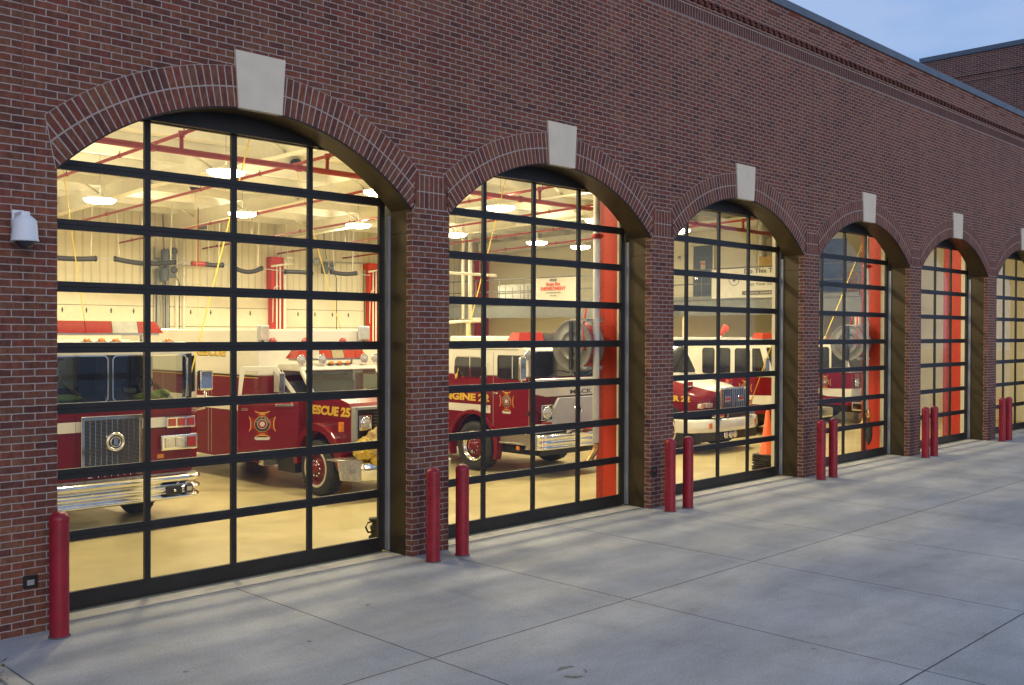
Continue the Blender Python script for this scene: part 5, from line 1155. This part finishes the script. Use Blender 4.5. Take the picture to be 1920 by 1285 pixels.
g = G('chrome'); g.box(X0-.30, X0-.14, 3.55, 3.62, 1.88, 2.33, bev=.025); m3 = g.build('mirror', E3); g = G('chrome'); g.tube([(X0, 3.7, 2.30), (X0-.22, 3.6, 2.36), (X0-.22, 3.6, 2.3)], .012, 6); g.tube([(X0, 3.7, 1.86), (X0-.22, 3.6, 1.80), (X0-.22, 3.6, 1.9)], .012, 6); g.build('arm', m3)
g = G('chrome', 'lens_clear'); g.lathe((X0-.03, YF+.06, 2.36), (0, -1, 0), [(.01, -.1), (.07, -.06), (.10, 0), (.09, .01)], 20); g.m('lens_clear'); g.lathe((X0-.03, YF+.06, 2.36), (0, -1, 0), [(.09, .008), (.002, .02)], 18); g.build('spotlight', E3)
g = G('chrome'); g.sm = True; rows = []
for x, dy in ((X0+.0, .42), (X0+.02, .12), (X0+.10, .03), (X0+.3, 0), (X1-.3, 0), (X1-.10, .03), (X1-.02, .12), (X1, .42)):
    rows.append([(x, 3.28+dy+d, z) for d, z in ((.06, .545), (.0, .555), (-.02, .58), (.0, .615), (.015, .63), (0, .645), (-.025, .68), (0, .72), (.015, .735), (0, .75), (-.02, .79), (0, .83), (.07, .84), (.25, .842))])
g.grid(rows); g.sm = False; b3 = g.build('bumper', E3)
g = G('black_trim', 'letter_red', 'chrome'); g.m('letter_red'); g.ball((15.15, 3.36, .92), (.14, .09, .07)); g.m('black_trim'); g.tube([(14.95, 3.36, .88), (15.0, 3.34, 1.0), (15.3, 3.33, 1.02), (15.42, 3.36, .9)], .02, 6); g.box(15.36, 15.52, 3.3, 3.42, .845, .98, bev=.02); g.m('chrome'); g.lathe((14.55, 3.34, .90), (0, -1, 0), [(.02, -.1), (.05, 0), (.09, .06), (.08, .065)], 16); g.build('siren', b3)
g = G('tread_plate'); g.box(X0-.02, X0+.4, 3.7, 4.42, .62, .655, bev=.006, seg=1); g.box(X0+.02, X0+.06, 3.72, 4.42, .66, .87); g.box(X0-.015, X0+.3, 3.42, 3.7, .56, .84, bev=.006, seg=1); g.m('silver_paint'); g.box(X0+.0, X0+.3, 3.45, 3.66, .86, 1.03, bev=.01); g.build('step', E3)
g = G('black_trim', 'lens_amber'); g.box(X0+.3, X1-.3, 3.6, 12, .40, .60); g.box(X0+.1, X0+.35, 3.9, 4.5, .46, .56); g.m('lens_amber'); g.box(X0-.02, X0+.0, 3.86, 3.94, .52, .60, bev=.006); g.build('chassis', E3)
lightbar(E3, 14.05, 15.9, 4.2, 4.52, 2.60, 2.80, segs=('lens_red', 'lens_red', 'chrome', 'lens_red', 'lens_red'))
g = G('paint_white'); g.box(14.0, 15.9, 5.05, 6.2, 2.54, 2.72, bev=.05, seg=3); g.build('roof_box', E3)
g = G('paint_red', 'paint_white', 'silver_paint', 'gold_letter'); g.m('paint_red'); g.box(X0, X1, 6.36, 12.4, .6, 1.93, bev=.015, seg=1); g.m('paint_white'); g.box(X0+.0, X1-.0, 6.37, 12.3, 1.94, 2.5, bev=.02, seg=1); g.m('silver_paint')
for k in range(3): g.box(X0-.006, X0+.01, 7.9+1.45*k, 9.2+1.45*k, .9, 1.85)
g.m('gold_letter'); g.box(X0-.006, X0+.01, 6.4, 12.3, 1.95, 1.965); g.build('body', E3)
for y in (5.17, 10.4): wheel(E3, X0-.01, y, .5, .30, -1, 'chrome', 'paint_red'); wheel(E3, X1+.01, y, .5, .30, 1, 'chrome', 'paint_red')
for y in (4.62, 4.75):
    g = G('chrome'); g.tube([(X0, y, 1.30), (X0-.05, y, 1.33), (X0-.05, y, 2.15), (X0, y, 2.18)] if y > 4.7 else [(X0, y-.05, 1.60), (X0-.035, y-.05, 1.60), (X0-.035, y-.17, 1.60), (X0, y-.17, 1.60)], .012, 6); g.build('grab_handle', E3)
g = G('black_trim')
for z in (1.2, 1.75): g.box(X0-.012, X0+.0, 3.60, 3.66, z, z+.09)
g.build('hinge', E3)
g = G('paint_white', 'black_trim'); g.m('black_trim'); g.box(X0-.002, X1+.002, 3.9, 6.3, 2.452, 2.462); g.build('drip_rail', E3)
# ---------------------------------------------------------------- fourth bay: long-nosed tanker
T4 = thing('tanker_truck', 'red tanker truck with white hood and upright chrome grille, third door', 'tanker truck', (20.35, 7, 0))
cx = 20.38; xa, xb = 19.22, 21.54
g = G('paint_red', 'paint_white')
def sec(y, hw, zl, zs, zt, r):
    """half-section of the hood, mirrored: lower edge, shoulder, crown"""
    P = [(hw, zl), (hw+.02, (zl+zs)/2), (hw-.02, zs-.06), (hw-r*.6, zs), (hw-r*1.3, zs+(zt-zs)*.55), (hw*.4, zt-.01), (0, zt)]
    return [(cx+p[0], y, p[1]) for p in P]+[(cx-p[0], y, p[1]) for p in P[-2::-1]]
secs = [(3.44, .72, 1.00, 1.30, 1.50, .22), (3.62, .98, .92, 1.36, 1.575, .26), (4.0, 1.10, .90, 1.46, 1.65, .28), (4.5, 1.12, .92, 1.56, 1.75, .28), (4.98, 1.12, .95, 1.64, 1.82, .26)]
R = [sec(*s) for s in secs]; V = [[g._v(p) for p in r] for r in R]; g.sm = True
for a, b in zip(V, V[1:]):
    for i in range(len(a)-1):
        g.m('paint_white' if 4 <= i <= 7 else 'paint_red'); g._f([a[i], a[i+1], b[i+1], b[i]])
g.sm = False; g.m('paint_red'); g._f(V[0])
g.build('hood', T4)
g = G('paint_white', 'paint_red', 'interior_dark'); g.m('paint_white'); g.prism([(5.0, 1.76), (5.42, 2.50), (5.6, 2.62), (6.7, 2.64), (6.75, 1.76)], 'x', xa+.12, xb-.12, bev=.035, seg=3); g.m('paint_red'); g.box(xa+.10, xb-.10, 4.99, 6.75, .85, 1.757, bev=.01, seg=1); g.build('cab', T4)
n = Vector((0, .42, .74)).normalized(); MW = FM((cx, 5.0-.006, 1.76+.003), (1, 0, 0), tuple(n))
window(T4, MW, -.96, .96, .06, .80, .07, 'windshield')
g = G('black_trim'); g.M = MW; g.tube([(-.5, .04, .03), (-.2, .28, .03)], .010, 5); g.tube([(.3, .04, .03), (.6, .28, .03)], .010, 5); g.build('wiper', T4)
S4 = FM((xa+.118, 0, 0), *SIDE); window(T4, S4, 0, 0, 0, 0, poly=[(-5.42, 1.80), (-5.62, 2.46), (-6.35, 2.46), (-6.35, 1.80)][::-1])
g = G('chrome', 'black_trim'); gx0, gx1 = 19.86, 21.0
g.prism([(gx0, .98), (gx1, .98), (gx1+.0, 1.40), (gx1-.10, 1.52), (gx0+.10, 1.52), (gx0, 1.40)], 'y', 3.34, 3.44, bev=.03, seg=3); g.m('black_trim')
for k in range(13):
    x = gx0+.09+(gx1-gx0-.18)*k/12
    if k != 6: g.box(x-.014, x+.014, 3.332, 3.339, 1.03, 1.47)
g.m('chrome')
for k in range(14): x = gx0+.05+(gx1-gx0-.10)*k/13; g.box(x-.019, x+.019, 3.315, 3.338, 1.01, 1.49, bev=.005, seg=1)
gr = g.build('grille', T4)
for x in (20.16, 20.72): g = G('chrome', 'lens_red'); g.box(x-.10, x+.10, 3.29, 3.314, 1.20, 1.31, bev=.01); g.m('lens_red'); g.box(x-.08, x+.08, 3.275, 3.289, 1.215, 1.295, bev=.006); g.build('warning_light', T4)
for sg in (-1, 1):
    g = G('chrome', 'lens_clear', 'lens_amber'); P = [(cx+sg*.62, 1.04), (cx+sg*1.10, 1.06), (cx+sg*1.08, 1.17), (cx+sg*.62, 1.22)]; P = P if sg > 0 else P[::-1]
    g.m('chrome'); g.prism(P, 'y', 3.44, 3.56, bev=.02); hd = g.build('headlight', T4)
    g = G('lens_clear', 'lens_amber'); g.box(cx+sg*.80-.13, cx+sg*.80+.13, 3.415, 3.439, 1.075, 1.17, bev=.01); g.m('lens_amber'); g.box(cx+sg*1.02-.05, cx+sg*1.02+.05, 3.43, 3.45, 1.08, 1.14, bev=.01); g.build('lens', hd)
    g = G('lens_red', 'chrome'); xq = cx+sg*.86; g.box(xq-.10, xq+.10, 3.9, 4.0, 1.56, 1.66, bev=.015); g.m('chrome'); g.box(xq-.11, xq+.11, 3.93, 4.03, 1.53, 1.57); g.build('fender_light', T4)
g = G('paint_white', 'chrome', 'black_trim'); g.sm = True
rows = []
for x, dy in ((18.98, .75), (18.98, .42), (19.10, .20), (19.5, .05), (20.0, 0), (20.76, 0), (21.26, .05), (21.66, .20), (21.78, .42), (21.78, .75)): rows.append([(x, 3.22+dy+d, z) for d, z in ((.08, .50), (.0, .52), (-.02, .60), (0, .75), (.03, .80), (.10, .81))])
g.grid(rows); g.sm = False; g.m('chrome'); g.box(19.55, 19.93, 3.235, 3.36, .84, 1.0, bev=.02); g.box(20.9, 21.25, 3.235, 3.36, .84, 1.0, bev=.02); g.m('black_trim'); g.box(19.98, 20.85, 3.30, 3.40, .82, .98); g.box(19.1, 21.66, 3.42, 3.8, .28, .52, bev=.03); g.box(19.0, 19.5, 3.6, 3.9, .22, .5); bq = g.build('bumper', T4)
for x in (20.22, 20.42, 20.60): g = G('chrome', 'lens_clear'); g.lathe((x, 3.40, .40), (0, -1, 0), [(.02, -.04), (.085, 0), (.085, .03), (.07, .03)], 16); g.m('lens_clear'); g.lathe((x, 3.40, .40), (0, -1, 0), [(.07, .028), (.002, .04)], 14); g.build('fog_light', bq)
for x in (19.42, 21.34): g = G('lens_red', 'lens_amber'); g.m('lens_amber'); g.box(x-.05, x+.05, 3.262, 3.30, .60, .73, bev=.01); g.build('marker_light', bq)
g = G('chrome'); g.box(20.0, 20.8, 3.19, 3.215, .92, .95, bev=.006); g.box(20.0, 20.03, 3.19, 3.23, .8, .94); g.box(20.77, 20.8, 3.19, 3.23, .8, .94); g.build('guard_bar', bq)
g = G('gold_letter'); g.text('TANKER 22', (0, -1, 0), (0, 0, 1), (xa+.025, 5.0, 1.21), .17, .003, width=1.28, bold=.008); g.build('lettering', T4)
g = G('chrome'); g.box(xa-.22, xa-.06, 4.85, 4.92, 1.85, 2.35, bev=.03); g.tube([(xa+.1, 5.1, 2.0), (xa-.14, 4.9, 2.0)], .014, 6); g.build('mirror', T4)
for x in (19.8, 20.0, 20.38, 20.76, 20.96): marker(T4, x, 5.62, 2.64)
g = G('lens_red', 'chrome'); g.lathe((19.5, 5.75, 2.65), (0, 0, 1), [(.10, 0), (.10, .12), (.06, .19), (.002, .2)], 16); g.build('beacon', T4)
g = G('paint_red', 'paint_white', 'black_trim'); g.m('paint_red'); g.box(xa, xb, 6.9, 12.2, .7, 1.7, bev=.02); g.m('paint_white'); g.prism(rrect(xa+.02, xb-.02, 1.72, 2.52, .3, 6), 'y', 6.92, 12.1); g.m('black_trim'); g.box(xa+.3, xb-.3, 3.7, 12, .45, .68); g.build('tank_body', T4)
g = G('black_trim'); o = fender_arc(4.42, .52, .60, 14, 0, 180); g.prism(o, 'x', xa-.005, xb+.005); g.build('wheel_well', T4)
for y in (4.42, 9.9): wheel(T4, xa-.02, y, .5, .29, -1, 'paint_red', 'paint_red', 'banner_white'); wheel(T4, xb+.02, y, .5, .29, 1, 'paint_red', 'paint_red', 'banner_white')
# ---------------------------------------------------------------- fifth and sixth bays: crew-cab engines
E5 = thing('fire_engine', 'white over red crew-cab engine half hidden behind the tanker', 'fire engine', (25.25, 8, 0), 'crew-cab engines in the far bays')
X0, X1, YF = 24.05, 26.45, 4.35
g = G('paint_red', 'paint_white')
arch = [p for p in fender_arc(6.3, .52, .62, 14, 180, 0)]
g.m('paint_red'); g.prism([(YF, .60), (4.9, .60), (5.5, .60)]+[p for p in arch if p[1] > .62]+[(7.1, .60), (7.4, .60), (7.4, 1.60), (YF, 1.60)], 'x', X0, X1, bev=.01, seg=1)
g.m('paint_white'); g.prism([(YF+.02, 1.602), (7.4, 1.602), (7.4, 2.50), (7.3, 2.56), (4.85, 2.56), (4.66, 2.48)], 'x', X0+.003, X1-.003, bev=.03, seg=3)
g.m('paint_white'); g.prism([(YF-.003, .86), (5.15, .86), (5.75, 1.02), (5.75, 1.10), (5.0, 1.10), (YF-.003, 1.12)], 'x', X0-.004, X1+.004)
g.build('cab', E5)
S5 = FM((X0-.001, 0, 0), *SIDE)
for y0, y1 in ((6.24, 6.62), (5.72, 6.10), (5.10, 5.55)): swin(E5, S5, y0, y1, 1.68, 2.37, r=.07)
window(E5, S5, 0, 0, 0, 0, poly=[(-4.58, 1.68), (-4.78, 2.37), (-5.0, 2.37), (-5.0, 1.68)][::-1])
n = Vector((0, .30, .88)).normalized(); M5 = FM(((X0+X1)/2, YF+.012, 1.605), (1, 0, 0), tuple(n))
window(E5, M5, -1.10, -.04, .06, .84, .06, 'windshield'); window(E5, M5, .04, 1.10, .06, .84, .06, 'windshield')
emblem(E5, FM((X0-.003, 5.22, 1.30), *SIDE), .42)
g = G('chrome'); g.box(X0-.30, X0-.12, YF+.05, YF+.14, 1.72, 2.15, bev=.03); g.tube([(X0, YF+.3, 1.7), (X0-.2, YF+.1, 1.68), (X0-.2, YF+.1, 1.75)], .014, 6); g.build('mirror', E5)
g = G('chrome'); g.box(X0-.03, X1+.03, 3.85, YF-.003, .45, .72, bev=.05, seg=3); b5 = g.build('bumper', E5)
for x in (X0+.3, X1-.3): headlamp(E5, (x, YF-.01, 1.30), .09, .13)
for x in (X0+.3, X1-.3): g = G('lens_red', 'chrome'); g.box(x-.14, x+.14, YF-.04, YF-.003, 1.44, 1.56, bev=.015); g.build('warning_light', E5)
g = G('chrome', 'black_trim'); g.box(X0+.75, X1-.75, YF-.03, YF-.003, .85, 1.5, bev=.02); g.m('black_trim')
for k in range(12): g.box(X0+.8, X1-.8, YF-.036, YF-.031, .90+.048*k, .925+.048*k)
g.build('grille', E5)
lightbar(E5, X0+.25, X1-.25, 4.85, 5.2, 2.62, 2.82)
g = G('silver_paint', 'letter_red', 'galv_duct'); g.m('silver_paint'); g.tube([(X0+.3, 6.0, 2.64), (X0+.3, 11.5, 2.64)], .03, 6); g.tube([(X0+.3, 6.0, 2.60), (X0+.3, 11.5, 2.60)], .02, 6); g.m('letter_red'); g.lathe((X0+.55, 6.4, 2.75), (.3, -.5, .8), [(.02, -.1), (.06, -.08), (.06, .12), (.10, .2), (.10, .32), (.02, .34)], 14); g.m('galv_duct'); g.cyl((X0+.55, 6.4, 2.55), (X0+.55, 6.4, 2.75), .06, 10); g.build('deck_gun', E5)
g = G('paint_red', 'paint_white', 'silver_paint', 'black_trim'); g.m('paint_red'); g.box(X0, X1, 7.46, 12.6, .6, 1.6, bev=.015, seg=1); g.m('paint_white'); g.box(X0, X1, 7.47, 12.5, 1.61, 2.5, bev=.02, seg=1); g.m('silver_paint')
for k in range(3): g.box(X0-.006, X0+.01, 8.0+1.45*k, 9.3+1.45*k, .8, 1.55)
g.m('black_trim'); g.box(X0+.3, X1-.3, 4.0, 12.3, .38, .59); g.build('body', E5)
for y in (6.3, 10.5): wheel(E5, X0-.01, y, .5, .30, -1); wheel(E5, X1+.01, y, .5, .30, 1)
E6 = copy_tree(E5, (4.85, .15, 0)); E6['label'] = 'white over red crew-cab engine behind the fourth glass door, farthest right'
